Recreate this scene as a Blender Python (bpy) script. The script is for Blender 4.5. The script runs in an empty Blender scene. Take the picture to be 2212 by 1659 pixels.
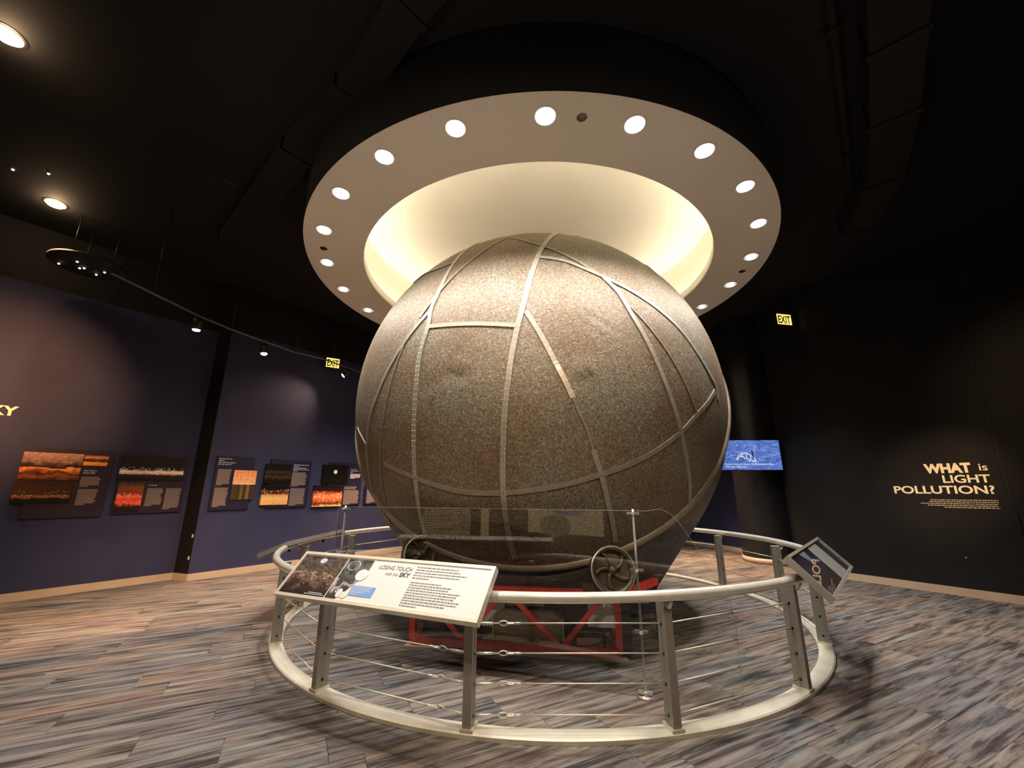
import bpy, bmesh, math, random
import numpy as np
from mathutils import Vector, Matrix

random.seed(7)
PI = math.pi
# ------------------------------------------------------------------ measurements (metres)
CAMH = 1.328                       # eye height of the photographer
CX, CY = 0.334, 5.452              # centre of the sphere, railing and ceiling ring
SR, SZ = 2.2875, 2.331             # sphere radius and centre height
SC = Vector((CX, CY, SZ))
SOFF = 4.21                        # underside of the ceiling ring
CEIL = 4.90                        # black ceiling
FPX, IW, IH, PITCH = 885.35, 2212, 1659, 0.254
AX = Vector((0.133, 0.865, -0.484)).normalized()   # sphere axis, towards its open south end

# ------------------------------------------------------------------ camera, world, exposure
sc = bpy.context.scene
col = sc.collection
cam = bpy.data.cameras.new('camera')
cam.sensor_width = 36.0
cam.lens = FPX / IW * 36.0
cam.clip_start = 0.05
cam_o = bpy.data.objects.new('camera', cam)
cam_o.location = (0, 0, CAMH)
cam_o.rotation_euler = (PI / 2 + PITCH, 0, 0)
col.objects.link(cam_o)
sc.camera = cam_o
w = bpy.data.worlds.new('dark_hall')
sc.world = w
w.use_nodes = True
w.node_tree.nodes['Background'].inputs[0].default_value = (0.9, 0.85, 0.8, 1)
w.node_tree.nodes['Background'].inputs[1].default_value = 0.0
sc.view_settings.view_transform = 'Standard'
sc.view_settings.look = 'None'
sc.view_settings.exposure = 0.0
sc.view_settings.gamma = 1.0
sc.view_settings.use_curve_mapping = False

RING_W = 150     # watts of each ring downlight
COVE = 15.0       # cove strip radiance
UP_W = 48        # added unseen uplights that brighten the cream ring
KEY_W = 430      # added unseen spotlights behind the photographer, front fill for the sphere
WASH = 1.0       # scale of the wall wash spots


def lamp(name, kind, loc, aim, watts, color, size=0.04, angle=90, blend=0.5, parent=None):
    l = bpy.data.lights.new(name, kind)
    l.energy = watts
    l.color = color
    if kind == 'SPOT':
        l.spot_size = math.radians(angle)
        l.spot_blend = blend
    l.shadow_soft_size = size
    o = bpy.data.objects.new(name, l)
    col.objects.link(o)
    d = Vector(aim) - Vector(loc)
    o.rotation_euler = d.to_track_quat('-Z', 'Y').to_euler()
    o.location = loc
    if parent:
        o.parent = parent
        o.location = Vector(loc) - parent.location
    return o


# ------------------------------------------------------------------ pixel helper (photo frame 2212 x 1659)
_cp, _sp = math.cos(PITCH), math.sin(PITCH)


def ray(x, y):
    a, b = (x - IW / 2) / FPX, (IH / 2 - y) / FPX
    return Vector((a, _cp - b * _sp, _sp + b * _cp)).normalized()


EYE = Vector((0, 0, CAMH))


def at_z(x, y, h=0.0):
    d = ray(x, y)
    return EYE + d * ((h - CAMH) / d.z)


def at_y(x, y, Y):
    d = ray(x, y)
    return EYE + d * (Y / d.y)


def on_sphere(x, y, R=SR):
    d = ray(x, y)
    m = EYE - SC
    b = m.dot(d)
    q = b * b - (m.dot(m) - R * R)
    if q <= 0:
        p = EYE + d * (-b)
        return SC + (p - SC).normalized() * R
    return EYE + d * (-b - math.sqrt(q))


# ------------------------------------------------------------------ materials
def new_mat(name):
    m = bpy.data.materials.new(name)
    m.use_nodes = True
    nt = m.node_tree
    return m, nt, nt.nodes['Principled BSDF']


def N(nt, t, **kw):
    n = nt.nodes.new(t)
    for k, v in kw.items():
        if k in n.inputs:
            n.inputs[k].default_value = v
        else:
            setattr(n, k, v)
    return n


def ramp(nt, stops, interp='LINEAR'):
    r = nt.nodes.new('ShaderNodeValToRGB')
    cr = r.color_ramp
    cr.interpolation = interp
    while len(cr.elements) < len(stops):
        cr.elements.new(0.5)
    for e, (p, c) in zip(cr.elements, stops):
        e.position = p
        e.color = (*c, 1)
    return r


def srgb(r, g, b):
    f = lambda v: (v / 255 / 12.92) if v <= 10 else ((v / 255 + 0.055) / 1.055) ** 2.4
    return (f(r), f(g), f(b))


def mat(name, color, rough=0.5, metal=0.0, var=0.12, scale=8.0, bump=0.0, bscale=60.0, spec=None, stretch=None, coat=0.0):
    m, nt, bs = new_mat(name)
    tc = N(nt, 'ShaderNodeTexCoord')
    src = tc.outputs['Object']
    if stretch:
        mp = N(nt, 'ShaderNodeMapping')
        mp.inputs['Scale'].default_value = stretch
        nt.links.new(src, mp.inputs[0])
        src = mp.outputs[0]
    nz = N(nt, 'ShaderNodeTexNoise', Scale=scale, Detail=4.0)
    nt.links.new(src, nz.inputs['Vector'])
    lo = tuple(c * (1 - var) for c in color)
    hi = tuple(min(1, c * (1 + var)) for c in color)
    r = ramp(nt, [(0.3, lo), (0.7, hi)])
    nt.links.new(nz.outputs[0], r.inputs[0])
    nt.links.new(r.outputs[0], bs.inputs['Base Color'])
    bs.inputs['Roughness'].default_value = rough
    bs.inputs['Metallic'].default_value = metal
    if spec is not None:
        bs.inputs['Specular IOR Level'].default_value = spec
    if coat:
        bs.inputs['Coat Weight'].default_value = coat
        bs.inputs['Coat Roughness'].default_value = 0.02
    if bump:
        n2 = N(nt, 'ShaderNodeTexNoise', Scale=bscale, Detail=3.0)
        nt.links.new(src, n2.inputs['Vector'])
        b = N(nt, 'ShaderNodeBump', Strength=bump, Distance=0.01)
        nt.links.new(n2.outputs[0], b.inputs['Height'])
        nt.links.new(b.outputs[0], bs.inputs['Normal'])
    return m


def emit(name, color, strength, sampled=True):
    m = bpy.data.materials.new(name)
    m.use_nodes = True
    nt = m.node_tree
    nt.nodes.clear()
    e = N(nt, 'ShaderNodeEmission')
    e.inputs[0].default_value = (*color, 1)
    e.inputs[1].default_value = strength
    o = N(nt, 'ShaderNodeOutputMaterial')
    nt.links.new(e.outputs[0], o.inputs[0])
    if not sampled:
        m.cycles.emission_sampling = 'NONE'
    return m


M = {}
M['wall_blue'] = mat('wall_blue_paint', (0.036, 0.038, 0.088), 0.7, spec=0.2, var=0.08, scale=3, bump=0.05, bscale=200)
M['wall_dark'] = mat('wall_black_paint', (0.0115, 0.0105, 0.0105), 0.75, var=0.15, scale=3, bump=0.05, bscale=200, spec=0.2)
M['ceil_black'] = mat('ceiling_black_paint', (0.0022, 0.0017, 0.0014), 0.8, var=0.2, scale=2)
M['base_tan'] = mat('tan_vinyl_base', (0.50, 0.38, 0.27), 0.45, var=0.06, scale=5)
M['soffit'] = mat('cream_soffit_plaster', (0.78, 0.70, 0.60), 0.7, var=0.02, scale=2)
M['dome'] = mat('dome_plaster', (0.92, 0.885, 0.80), 0.7, var=0.02, scale=2)
M['trim_white'] = mat('white_trim', (0.8, 0.78, 0.74), 0.4, var=0.02)
M['reflector'] = mat('lamp_reflector', (0.9, 0.9, 0.9), 0.22, metal=1.0, var=0.02)
M['steel'] = mat('brushed_steel', (0.62, 0.59, 0.53), 0.30, metal=0.5, var=0.10, scale=25, stretch=(1, 1, 12))
M['post'] = mat('satin_steel_post', (0.30, 0.27, 0.23), 0.40, metal=0.4, var=0.12, scale=20, stretch=(1, 1, 10))
M['base_ring'] = mat('cream_steel_base', (0.66, 0.61, 0.50), 0.42, metal=0.35, var=0.10, scale=6)
M['rail'] = mat('rail_steel', (0.74, 0.70, 0.60), 0.24, metal=0.45, var=0.06, scale=20)
M['cable'] = mat('wire_rope', (0.60, 0.55, 0.46), 0.4, metal=0.6, var=0.2, scale=300)
M['black'] = mat('black_metal', (0.012, 0.012, 0.013), 0.4, var=0.2, scale=20)
M['frame_cream'] = mat('anodised_frame', (0.72, 0.67, 0.55), 0.35, metal=0.45, var=0.04, scale=10)
M['frame_steel'] = mat('anodised_dull_frame', (0.46, 0.42, 0.37), 0.35, metal=0.6, var=0.05, scale=10)
M['under'] = mat('dark_backing', (0.02, 0.018, 0.018), 0.6, var=0.2)
M['paper'] = mat('white_print', (0.60, 0.58, 0.55), 0.35, var=0.01)
M['ink'] = mat('grey_ink', (0.16, 0.155, 0.165), 0.6, var=0.05)
M['ink_dark'] = mat('black_ink', (0.035, 0.035, 0.04), 0.6, var=0.05)
M['red'] = mat('red_paint', (0.78, 0.045, 0.032), 0.45, var=0.22, scale=14, bump=0.08, bscale=80)
M['wood'] = mat('plywood', (0.42, 0.29, 0.17), 0.6, var=0.2, scale=6, stretch=(1, 12, 12))
M['brown_box'] = mat('brown_housing', (0.16, 0.105, 0.06), 0.55, var=0.3, scale=7, stretch=(1, 1, 10))
M['iron'] = mat('old_cast_iron', (0.13, 0.095, 0.065), 0.45, metal=0.5, var=0.35, scale=18, bump=0.15)
M['placard'] = mat('white_placard', (0.62, 0.62, 0.58), 0.6, var=0.08, scale=10)
M['lettering'] = mat('cream_lettering', (0.90, 0.80, 0.56), 0.5, var=0.02)
M['lettering_grey'] = mat('pale_lettering', (0.42, 0.40, 0.48), 0.5, var=0.05)
M['board_blue'] = mat('graphic_board_blue', (0.014, 0.012, 0.034), 0.4, var=0.1)
M['board_dark'] = mat('graphic_board_dark', (0.022, 0.012, 0.022), 0.4, var=0.1)
M['text_tan'] = mat('text_block_tan', (0.20, 0.145, 0.125), 0.6, var=0.06, scale=40)
M['sky_blue'] = mat('caption_blue', (0.16, 0.28, 0.55), 0.4, var=0.1, scale=12)
M['bulb'] = emit('ring_bulb_glow', (1.0, 0.95, 0.86), 12, False)
M['bulb_warm'] = emit('warm_bulb_glow', (1.0, 0.62, 0.27), 30, False)
M['bulb_soft'] = emit('frosted_lens_glow', (1.0, 0.70, 0.40), 0.6, False)
M['cove'] = emit('cove_strip_glow', (1.0, 0.87, 0.64), COVE)
M['exit_glow'] = emit('exit_sign_glow', (1.0, 0.74, 0.17), 1.25, False)
M['exit_ink'] = mat('exit_ink', (0.10, 0.03, 0.004), 0.5, var=0.05)
M['star'] = emit('fibre_star_glow', (1.0, 0.93, 0.85), 6, False)
M['screen_white'] = emit('screen_white_glow', (0.95, 0.97, 1.0), 0.95, False)


def screen_material():
    m = bpy.data.materials.new('screen_blue_glow')
    m.use_nodes = True
    nt = m.node_tree
    nt.nodes.clear()
    tc = N(nt, 'ShaderNodeTexCoord')
    nz = N(nt, 'ShaderNodeTexNoise', Scale=3.5, Detail=2.0, Distortion=2.5)
    nt.links.new(tc.outputs['UV'], nz.inputs['Vector'])
    r = ramp(nt, [(0.34, srgb(70, 96, 170)), (0.5, srgb(92, 120, 196)), (0.66, srgb(112, 140, 214))])
    nt.links.new(nz.outputs[0], r.inputs[0])
    e = N(nt, 'ShaderNodeEmission')
    nt.links.new(r.outputs[0], e.inputs[0])
    e.inputs[1].default_value = 1.0
    o = N(nt, 'ShaderNodeOutputMaterial')
    nt.links.new(e.outputs[0], o.inputs[0])
    m.cycles.emission_sampling = 'NONE'
    return m


M['screen_blue'] = screen_material()


def glass_material(name, tint=(0.97, 0.985, 0.98)):
    m = bpy.data.materials.new(name)
    m.use_nodes = True
    nt = m.node_tree
    nt.nodes.clear()
    f = N(nt, 'ShaderNodeFresnel', IOR=1.45)
    t = N(nt, 'ShaderNodeBsdfTransparent')
    t.inputs[0].default_value = (*tint, 1)
    g = N(nt, 'ShaderNodeBsdfGlossy')
    g.inputs['Roughness'].default_value = 0.0
    x = N(nt, 'ShaderNodeMixShader')
    o = N(nt, 'ShaderNodeOutputMaterial')
    nt.links.new(f.outputs[0], x.inputs[0])
    nt.links.new(t.outputs[0], x.inputs[1])
    nt.links.new(g.outputs[0], x.inputs[2])
    nt.links.new(x.outputs[0], o.inputs[0])
    return m


M['glass'] = glass_material('clear_acrylic')


def carpet_material():
    m, nt, bs = new_mat('streaked_carpet')
    uv = N(nt, 'ShaderNodeUVMap', uv_map='plank')
    mp = N(nt, 'ShaderNodeMapping')
    mp.inputs['Scale'].default_value = (1.7, 24, 1)
    nt.links.new(uv.outputs[0], mp.inputs[0])
    n1 = N(nt, 'ShaderNodeTexNoise', Scale=1.0, Detail=4.0, Roughness=0.66, Distortion=0.5)
    nt.links.new(mp.outputs[0], n1.inputs['Vector'])
    r1 = ramp(nt, [(0.30, (0.038, 0.030, 0.028)), (0.41, (0.075, 0.064, 0.060)), (0.50, (0.170, 0.148, 0.134)), (0.62, (0.245, 0.214, 0.192)), (0.78, (0.325, 0.288, 0.258))])
    nt.links.new(n1.outputs[0], r1.inputs[0])
    mp2 = N(nt, 'ShaderNodeMapping')
    mp2.inputs['Scale'].default_value = (0.9, 5, 1)
    mp2.inputs['Location'].default_value = (41, 7, 0)
    nt.links.new(uv.outputs[0], mp2.inputs[0])
    n2 = N(nt, 'ShaderNodeTexNoise', Scale=1.0, Detail=1.0)
    nt.links.new(mp2.outputs[0], n2.inputs['Vector'])
    r2 = ramp(nt, [(0.30, (0.42, 0.55, 0.66)), (0.40, (0.95, 0.98, 1.0)), (0.56, (1.0, 0.97, 0.94)), (0.66, (0.95, 0.84, 0.82))])
    nt.links.new(n2.outputs[0], r2.inputs[0])
    mx = N(nt, 'ShaderNodeMix', data_type='RGBA', blend_type='MULTIPLY')
    mx.inputs[0].default_value = 1.0
    nt.links.new(r1.outputs[0], mx.inputs[6])
    nt.links.new(r2.outputs[0], mx.inputs[7])
    at = N(nt, 'ShaderNodeAttribute', attribute_name='tone')
    mx2 = N(nt, 'ShaderNodeMix', data_type='RGBA', blend_type='MULTIPLY')
    mx2.inputs[0].default_value = 1.0
    nt.links.new(mx.outputs[2], mx2.inputs[6])
    nt.links.new(at.outputs['Color'], mx2.inputs[7])
    n3 = N(nt, 'ShaderNodeTexNoise', Scale=320.0, Detail=2.0)
    nt.links.new(uv.outputs[0], n3.inputs['Vector'])
    r3 = ramp(nt, [(0.3, (0.72, 0.72, 0.72)), (0.7, (1.2, 1.2, 1.2))])
    nt.links.new(n3.outputs[0], r3.inputs[0])
    mx3 = N(nt, 'ShaderNodeMix', data_type='RGBA', blend_type='MULTIPLY')
    mx3.inputs[0].default_value = 1.0
    nt.links.new(mx2.outputs[2], mx3.inputs[6])
    nt.links.new(r3.outputs[0], mx3.inputs[7])
    nt.links.new(mx3.outputs[2], bs.inputs['Base Color'])
    bs.inputs['Roughness'].default_value = 0.95
    bs.inputs['Specular IOR Level'].default_value = 0.15
    b = N(nt, 'ShaderNodeBump', Strength=0.5, Distance=0.004)
    nt.links.new(n3.outputs[0], b.inputs['Height'])
    nt.links.new(b.outputs[0], bs.inputs['Normal'])
    return m


M['carpet'] = carpet_material()


def shell_material():
    m, nt, bs = new_mat('weathered_galvanised_shell')
    tc = N(nt, 'ShaderNodeTexCoord')
    v = tc.outputs['Object']
    n1 = N(nt, 'ShaderNodeTexNoise', Scale=58.0, Detail=2.5, Roughness=0.6, Distortion=0.9)
    nt.links.new(v, n1.inputs['Vector'])
    r1 = ramp(nt, [(0.34, (0.105, 0.082, 0.058)), (0.5, (0.175, 0.142, 0.103)), (0.66, (0.305, 0.275, 0.225))])
    nt.links.new(n1.outputs[0], r1.inputs[0])
    n2 = N(nt, 'ShaderNodeTexNoise', Scale=1.6, Detail=4.0)
    nt.links.new(v, n2.inputs['Vector'])
    r2 = ramp(nt, [(0.34, (0.86, 0.68, 0.54)), (0.5, (0.97, 0.87, 0.77)), (0.66, (0.97, 1.02, 0.97))])
    nt.links.new(n2.outputs[0], r2.inputs[0])
    mx = N(nt, 'ShaderNodeMix', data_type='RGBA', blend_type='MULTIPLY')
    mx.inputs[0].default_value = 1.0
    nt.links.new(r1.outputs[0], mx.inputs[6])
    nt.links.new(r2.outputs[0], mx.inputs[7])
    nt.links.new(mx.outputs[2], bs.inputs['Base Color'])
    bs.inputs['Roughness'].default_value = 0.55
    bs.inputs['Metallic'].default_value = 0.25
    n3 = N(nt, 'ShaderNodeTexNoise', Scale=58.0, Detail=2.5, Roughness=0.6, Distortion=0.9)
    nt.links.new(v, n3.inputs['Vector'])
    b = N(nt, 'ShaderNodeBump', Strength=0.35, Distance=0.01)
    nt.links.new(n3.outputs[0], b.inputs['Height'])
    nt.links.new(b.outputs[0], bs.inputs['Normal'])
    return m


M['shell'] = shell_material()
M['strip'] = mat('galvanised_strip', (0.34, 0.31, 0.255), 0.45, metal=0.4, var=0.14, scale=30)
M['strip_bright'] = mat('bright_new_strip', (0.72, 0.60, 0.46), 0.38, metal=0.6, var=0.12, scale=12)
M['strip_faint'] = mat('dull_painted_strip', (0.24, 0.195, 0.14), 0.55, metal=0.2, var=0.2, scale=30)
M['rivet'] = mat('rivet_heads', (0.72, 0.68, 0.60), 0.35, metal=0.6, var=0.1)
M['track_ring'] = mat('worn_steel_track', (0.30, 0.24, 0.17), 0.45, metal=0.4, var=0.25, scale=6)
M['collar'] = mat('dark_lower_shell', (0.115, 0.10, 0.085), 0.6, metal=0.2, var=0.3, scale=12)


def picture(name, stops, dots=None, warp=0.25, nscale=5.0, dscale=26.0, seed=0.0, gloss=0.35, axis='Y', coat=0.0):
    """flat printed photograph: colours banded along one uv axis, broken up by noise, with points of light in some bands"""
    m, nt, bs = new_mat(name)
    tc = N(nt, 'ShaderNodeUVMap', uv_map='front')
    sep = N(nt, 'ShaderNodeSeparateXYZ')
    nt.links.new(tc.outputs[0], sep.inputs[0])
    nz = N(nt, 'ShaderNodeTexNoise', noise_dimensions='4D', Scale=nscale, Detail=5.0, W=seed)
    nt.links.new(tc.outputs[0], nz.inputs['Vector'])
    a = N(nt, 'ShaderNodeMath', operation='MULTIPLY_ADD')
    nt.links.new(nz.outputs[0], a.inputs[0])
    a.inputs[1].default_value = warp
    nt.links.new(sep.outputs[axis], a.inputs[2])
    s = N(nt, 'ShaderNodeMath', operation='SUBTRACT')
    nt.links.new(a.outputs[0], s.inputs[0])
    s.inputs[1].default_value = warp * 0.5
    r = ramp(nt, stops)
    nt.links.new(s.outputs[0], r.inputs[0])
    fine = N(nt, 'ShaderNodeTexNoise', noise_dimensions='4D', Scale=nscale * 3.5, Detail=6.0, Roughness=0.7, W=seed + 5)
    nt.links.new(tc.outputs[0], fine.inputs['Vector'])
    fr_ = ramp(nt, [(0.33, (0.35, 0.35, 0.35)), (0.66, (1.45, 1.45, 1.45))])
    nt.links.new(fine.outputs[0], fr_.inputs[0])
    mf = N(nt, 'ShaderNodeMix', data_type='RGBA', blend_type='MULTIPLY')
    mf.inputs[0].default_value = 0.8
    nt.links.new(r.outputs[0], mf.inputs[6])
    nt.links.new(fr_.outputs[0], mf.inputs[7])
    out = mf.outputs[2]
    if dots:
        lo, hi, c, dens = dots
        vo = N(nt, 'ShaderNodeTexVoronoi', Scale=dscale)
        nt.links.new(tc.outputs[0], vo.inputs['Vector'])
        lt = N(nt, 'ShaderNodeMath', operation='LESS_THAN')
        nt.links.new(vo.outputs['Distance'], lt.inputs[0])
        lt.inputs[1].default_value = dens
        band = ramp(nt, [(max(0, lo - 0.03), (0, 0, 0)), (lo, (1, 1, 1)), (hi, (1, 1, 1)), (min(1, hi + 0.03), (0, 0, 0))])
        nt.links.new(sep.outputs[axis], band.inputs[0])
        mu = N(nt, 'ShaderNodeMath', operation='MULTIPLY')
        nt.links.new(lt.outputs[0], mu.inputs[0])
        nt.links.new(band.outputs[0], mu.inputs[1])
        mx = N(nt, 'ShaderNodeMix', data_type='RGBA')
        nt.links.new(mu.outputs[0], mx.inputs[0])
        nt.links.new(out, mx.inputs[6])
        mx.inputs[7].default_value = (*c, 1)
        out = mx.outputs[2]
    nt.links.new(out, bs.inputs['Base Color'])
    bs.inputs['Roughness'].default_value = gloss
    if coat:
        bs.inputs['Coat Weight'].default_value = coat
        bs.inputs['Coat Roughness'].default_value = 0.015
    return m


# ------------------------------------------------------------------ mesh builder
class MB:
    def __init__(self):
        self.v, self.f, self.uv, self.sm = [], [], {}, []

    def quad(self, pts, uv=None, smooth=False):
        b = len(self.v)
        self.v += [Vector(p) for p in pts]
        self.f.append(tuple(range(b, b + len(pts))))
        self.sm.append(smooth)
        if uv:
            self.uv[len(self.f) - 1] = uv
        return self

    def hexa(self, p):                       # 8 corners: bottom 4 ccw, top 4 ccw
        b = len(self.v)
        self.v += [Vector(q) for q in p]
        for q in ((3, 2, 1, 0), (4, 5, 6, 7), (0, 1, 5, 4), (1, 2, 6, 5), (2, 3, 7, 6), (3, 0, 4, 7)):
            self.f.append(tuple(b + i for i in q))
            self.sm.append(False)
        return self

    def box(self, c, s, R=None):
        c = Vector(c)
        h = [x / 2 for x in s]
        P = [Vector((a * h[0], b * h[1], d * h[2])) for d in (-1, 1) for a, b in ((-1, -1), (1, -1), (1, 1), (-1, 1))]
        if R:
            P = [R @ p for p in P]
        return self.hexa([c + p for p in P])

    def bar(self, a, b, w, h, up=(0, 0, 1)):
        a, b = Vector(a), Vector(b)
        d = (b - a).normalized()
        s = d.cross(Vector(up))
        if s.length < 1e-4:
            s = d.cross(Vector((1, 0, 0)))
        s.normalize()
        u = s.cross(d)
        s, u = s * w / 2, u * h / 2
        return self.hexa([a - s - u, a + s - u, b + s - u, b - s - u, a - s + u, a + s + u, b + s + u, b - s + u])

    def tube(self, path, r, n=8, closed=False, caps=True):
        P = [Vector(p) for p in path]
        b0 = len(self.v)
        m = len(P)
        prev = None
        for i, p in enumerate(P):
            if closed:
                t = P[(i + 1) % m] - P[i - 1]
            else:
                t = P[min(i + 1, m - 1)] - P[max(i - 1, 0)]
            t.normalize()
            if prev is None:
                s = t.cross(Vector((0, 0, 1)))
                if s.length < 1e-3:
                    s = t.cross(Vector((1, 0, 0)))
            else:
                s = prev - t * prev.dot(t)
            s.normalize()
            prev = s
            u = s.cross(t)
            rr = r[i] if isinstance(r, (list, tuple)) else r
            for k in range(n):
                a = 2 * PI * k / n
                self.v.append(p + (s * math.cos(a) + u * math.sin(a)) * rr)
        for i in range(m if closed else m - 1):
            j = (i + 1) % m
            for k in range(n):
                l = (k + 1) % n
                self.f.append((b0 + i * n + k, b0 + j * n + k, b0 + j * n + l, b0 + i * n + l))
                self.sm.append(True)
        if caps and not closed:
            self.f.append(tuple(b0 + k for k in range(n)))
            self.f.append(tuple(b0 + (m - 1) * n + k for k in reversed(range(n))))
            self.sm += [False, False]
        return self

    def cyl(self, a, b, r, n=16):
        return self.tube([a, b], r, n)

    def lathe(self, prof, n=48, mtx=None, smooth=True, closed_prof=False, a0=0.0, a1=2 * PI):
        """prof: (radius, height) pairs about z"""
        b0 = len(self.v)
        full = abs(a1 - a0 - 2 * PI) < 1e-6
        cnt = n if full else n + 1
        for i in range(cnt):
            a = a0 + (a1 - a0) * i / n
            for (r, z) in prof:
                p = Vector((r * math.cos(a), r * math.sin(a), z))
                self.v.append(mtx @ p if mtx else p)
        k = len(prof)
        for i in range(n):
            j = (i + 1) % cnt
            for q in range(k if closed_prof else k - 1):
                e = (q + 1) % k
                self.f.append((b0 + i * k + q, b0 + j * k + q, b0 + j * k + e, b0 + i * k + e))
                self.sm.append(smooth)
        return self

    def build(self, name, material, parent=None, origin=None):
        me = bpy.data.meshes.new(name)
        if origin is None and parent is not None:
            origin = world_origin(parent)
        off = Vector(origin) if origin is not None else Vector((0, 0, 0))
        me.from_pydata([tuple(p - off) for p in self.v], [], self.f)
        me.polygons.foreach_set('use_smooth', self.sm)
        if self.uv:
            ul = me.uv_layers.new(name='front')
            for fi, uvs in self.uv.items():
                for li, u in zip(me.polygons[fi].loop_indices, uvs):
                    ul.data[li].uv = u
        me.materials.append(M[material] if isinstance(material, str) else material)
        me.update()
        o = bpy.data.objects.new(name, me)
        col.objects.link(o)
        if parent is not None:
            o.parent = parent
        elif origin is not None:
            o.location = off
        return o


def world_origin(o):
    p = Vector((0, 0, 0))
    while o is not None:
        p += o.location
        o = o.parent
    return p


def tag(o, label=None, cat=None, group=None, kind=None):
    if label:
        o['label'] = label
    if cat:
        o['category'] = cat
    if group:
        o['group'] = group
    if kind:
        o['kind'] = kind
    return o


def thing(name, loc, label, cat, group=None, rz=0.0):
    o = bpy.data.objects.new(name, None)
    o.empty_display_size = 0.1
    o.location = loc
    o.rotation_euler = (0, 0, rz)
    col.objects.link(o)
    return tag(o, label, cat, group)


def copy_tree(o, parent=None):
    c = o.copy()
    col.objects.link(c)
    c.parent = parent
    for ch in o.children:
        copy_tree(ch, c)
    return c


def smooth_normals(o, angle=40):
    pass


def axis_matrix(z, origin=(0, 0, 0)):
    q = Vector(z).to_track_quat('Z', 'Y')
    return Matrix.Translation(Vector(origin)) @ q.to_matrix().to_4x4()


class Frame:
    """a flat frame in the room: s along, z up, d out of the surface"""
    def __init__(self, a, b, inward=None, up=None):
        self.a = Vector(a)
        e = Vector(b) - self.a
        self.len = e.length
        self.e = e.normalized()
        self.u = Vector(up) if up else Vector((0, 0, 1))
        n = self.e.cross(self.u)
        if inward is not None and n.dot(Vector(inward) - self.a) < 0:
            n = -n
        self.n = n.normalized()

    def p(self, s, z, d=0.0):
        return self.a + self.e * s + self.u * z + self.n * d


def slab(mb, fr, s0, s1, z0, z1, d0, d1):
    """box on a frame, front face with uv; seen from the front s must run left to right"""
    P = fr.p
    mb.quad([P(s0, z0, d1), P(s1, z0, d1), P(s1, z1, d1), P(s0, z1, d1)], [(0, 0), (1, 0), (1, 1), (0, 1)])
    mb.quad([P(s0, z0, d0), P(s0, z1, d0), P(s1, z1, d0), P(s1, z0, d0)])
    mb.quad([P(s0, z0, d0), P(s0, z0, d1), P(s0, z1, d1), P(s0, z1, d0)])
    mb.quad([P(s1, z0, d1), P(s1, z0, d0), P(s1, z1, d0), P(s1, z1, d1)])
    mb.quad([P(s0, z1, d1), P(s1, z1, d1), P(s1, z1, d0), P(s0, z1, d0)])
    mb.quad([P(s0, z0, d0), P(s1, z0, d0), P(s1, z0, d1), P(s0, z0, d1)])
    return mb


def word_lines(fr, s0, widths, z_top, pitch, h, d, rnd, right_to=None):
    """rows of tiny word dashes (print too small to read)"""
    mb = MB()
    for i, wd in enumerate(widths):
        z = z_top - i * pitch
        s = s0 if right_to is None else right_to - wd
        end = s + wd
        while s < end - h * 0.6:
            L = min(h * rnd.uniform(1.4, 5.0), end - s)
            mb.quad([fr.p(s, z - h, d), fr.p(s + L, z - h, d), fr.p(s + L, z, d), fr.p(s, z, d)])
            s += L + h * 0.7
    return mb


def text_obj(name, body, size, material, fr, s, z, d, parent=None, bold=0.0, align='LEFT', xscale=1.0, shear=0.0, thick=0.0, fit=None):
    cu = bpy.data.curves.new(name, 'FONT')
    cu.body = body
    cu.size = size
    cu.offset = bold
    cu.align_x = align
    cu.shear = shear
    cu.extrude = thick
    tmp = bpy.data.objects.new(name + '_tmp', cu)
    col.objects.link(tmp)
    dg = bpy.context.evaluated_depsgraph_get()
    me = bpy.data.meshes.new_from_object(tmp.evaluated_get(dg))
    bpy.data.objects.remove(tmp)
    xs = [v.co.x for v in me.vertices]
    if fit:
        xscale = fit / (max(xs) - min(xs))
    org = world_origin(parent) if parent else Vector((0, 0, 0))
    shift = min(xs) if align == 'LEFT' else (max(xs) if align == 'RIGHT' else 0.5 * (min(xs) + max(xs)))
    for v in me.vertices:
        v.co = fr.p(s + (v.co.x - shift) * xscale, z + v.co.y, d + v.co.z) - org
    me.materials.clear()
    me.materials.append(M[material] if isinstance(material, str) else material)
    me.name = name
    o = bpy.data.objects.new(name, me)
    col.objects.link(o)
    if parent:
        o.parent = parent
    return o


def circle_fill(name, loops, z, material, thick=0.0):
    """flat plate with holes: outer loop and inner loops of xy points"""
    cu = bpy.data.curves.new(name, 'CURVE')
    cu.dimensions = '2D'
    cu.fill_mode = 'BOTH'
    cu.extrude = thick / 2
    for lp in loops:
        sp = cu.splines.new('POLY')
        sp.points.add(len(lp) - 1)
        for p, q in zip(sp.points, lp):
            p.co = (q[0], q[1], 0, 1)
        sp.use_cyclic_u = True
    tmp = bpy.data.objects.new(name + '_tmp', cu)
    col.objects.link(tmp)
    dg = bpy.context.evaluated_depsgraph_get()
    me = bpy.data.meshes.new_from_object(tmp.evaluated_get(dg))
    bpy.data.objects.remove(tmp)
    me.materials.clear()
    me.materials.append(M[material])
    for v in me.vertices:
        v.co.z += z + thick / 2
    o = bpy.data.objects.new(name, me)
    col.objects.link(o)
    return o


def circ(x, y, r, n=48):
    return [(x + r * math.cos(2 * PI * i / n), y + r * math.sin(2 * PI * i / n)) for i in range(n)]


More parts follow.
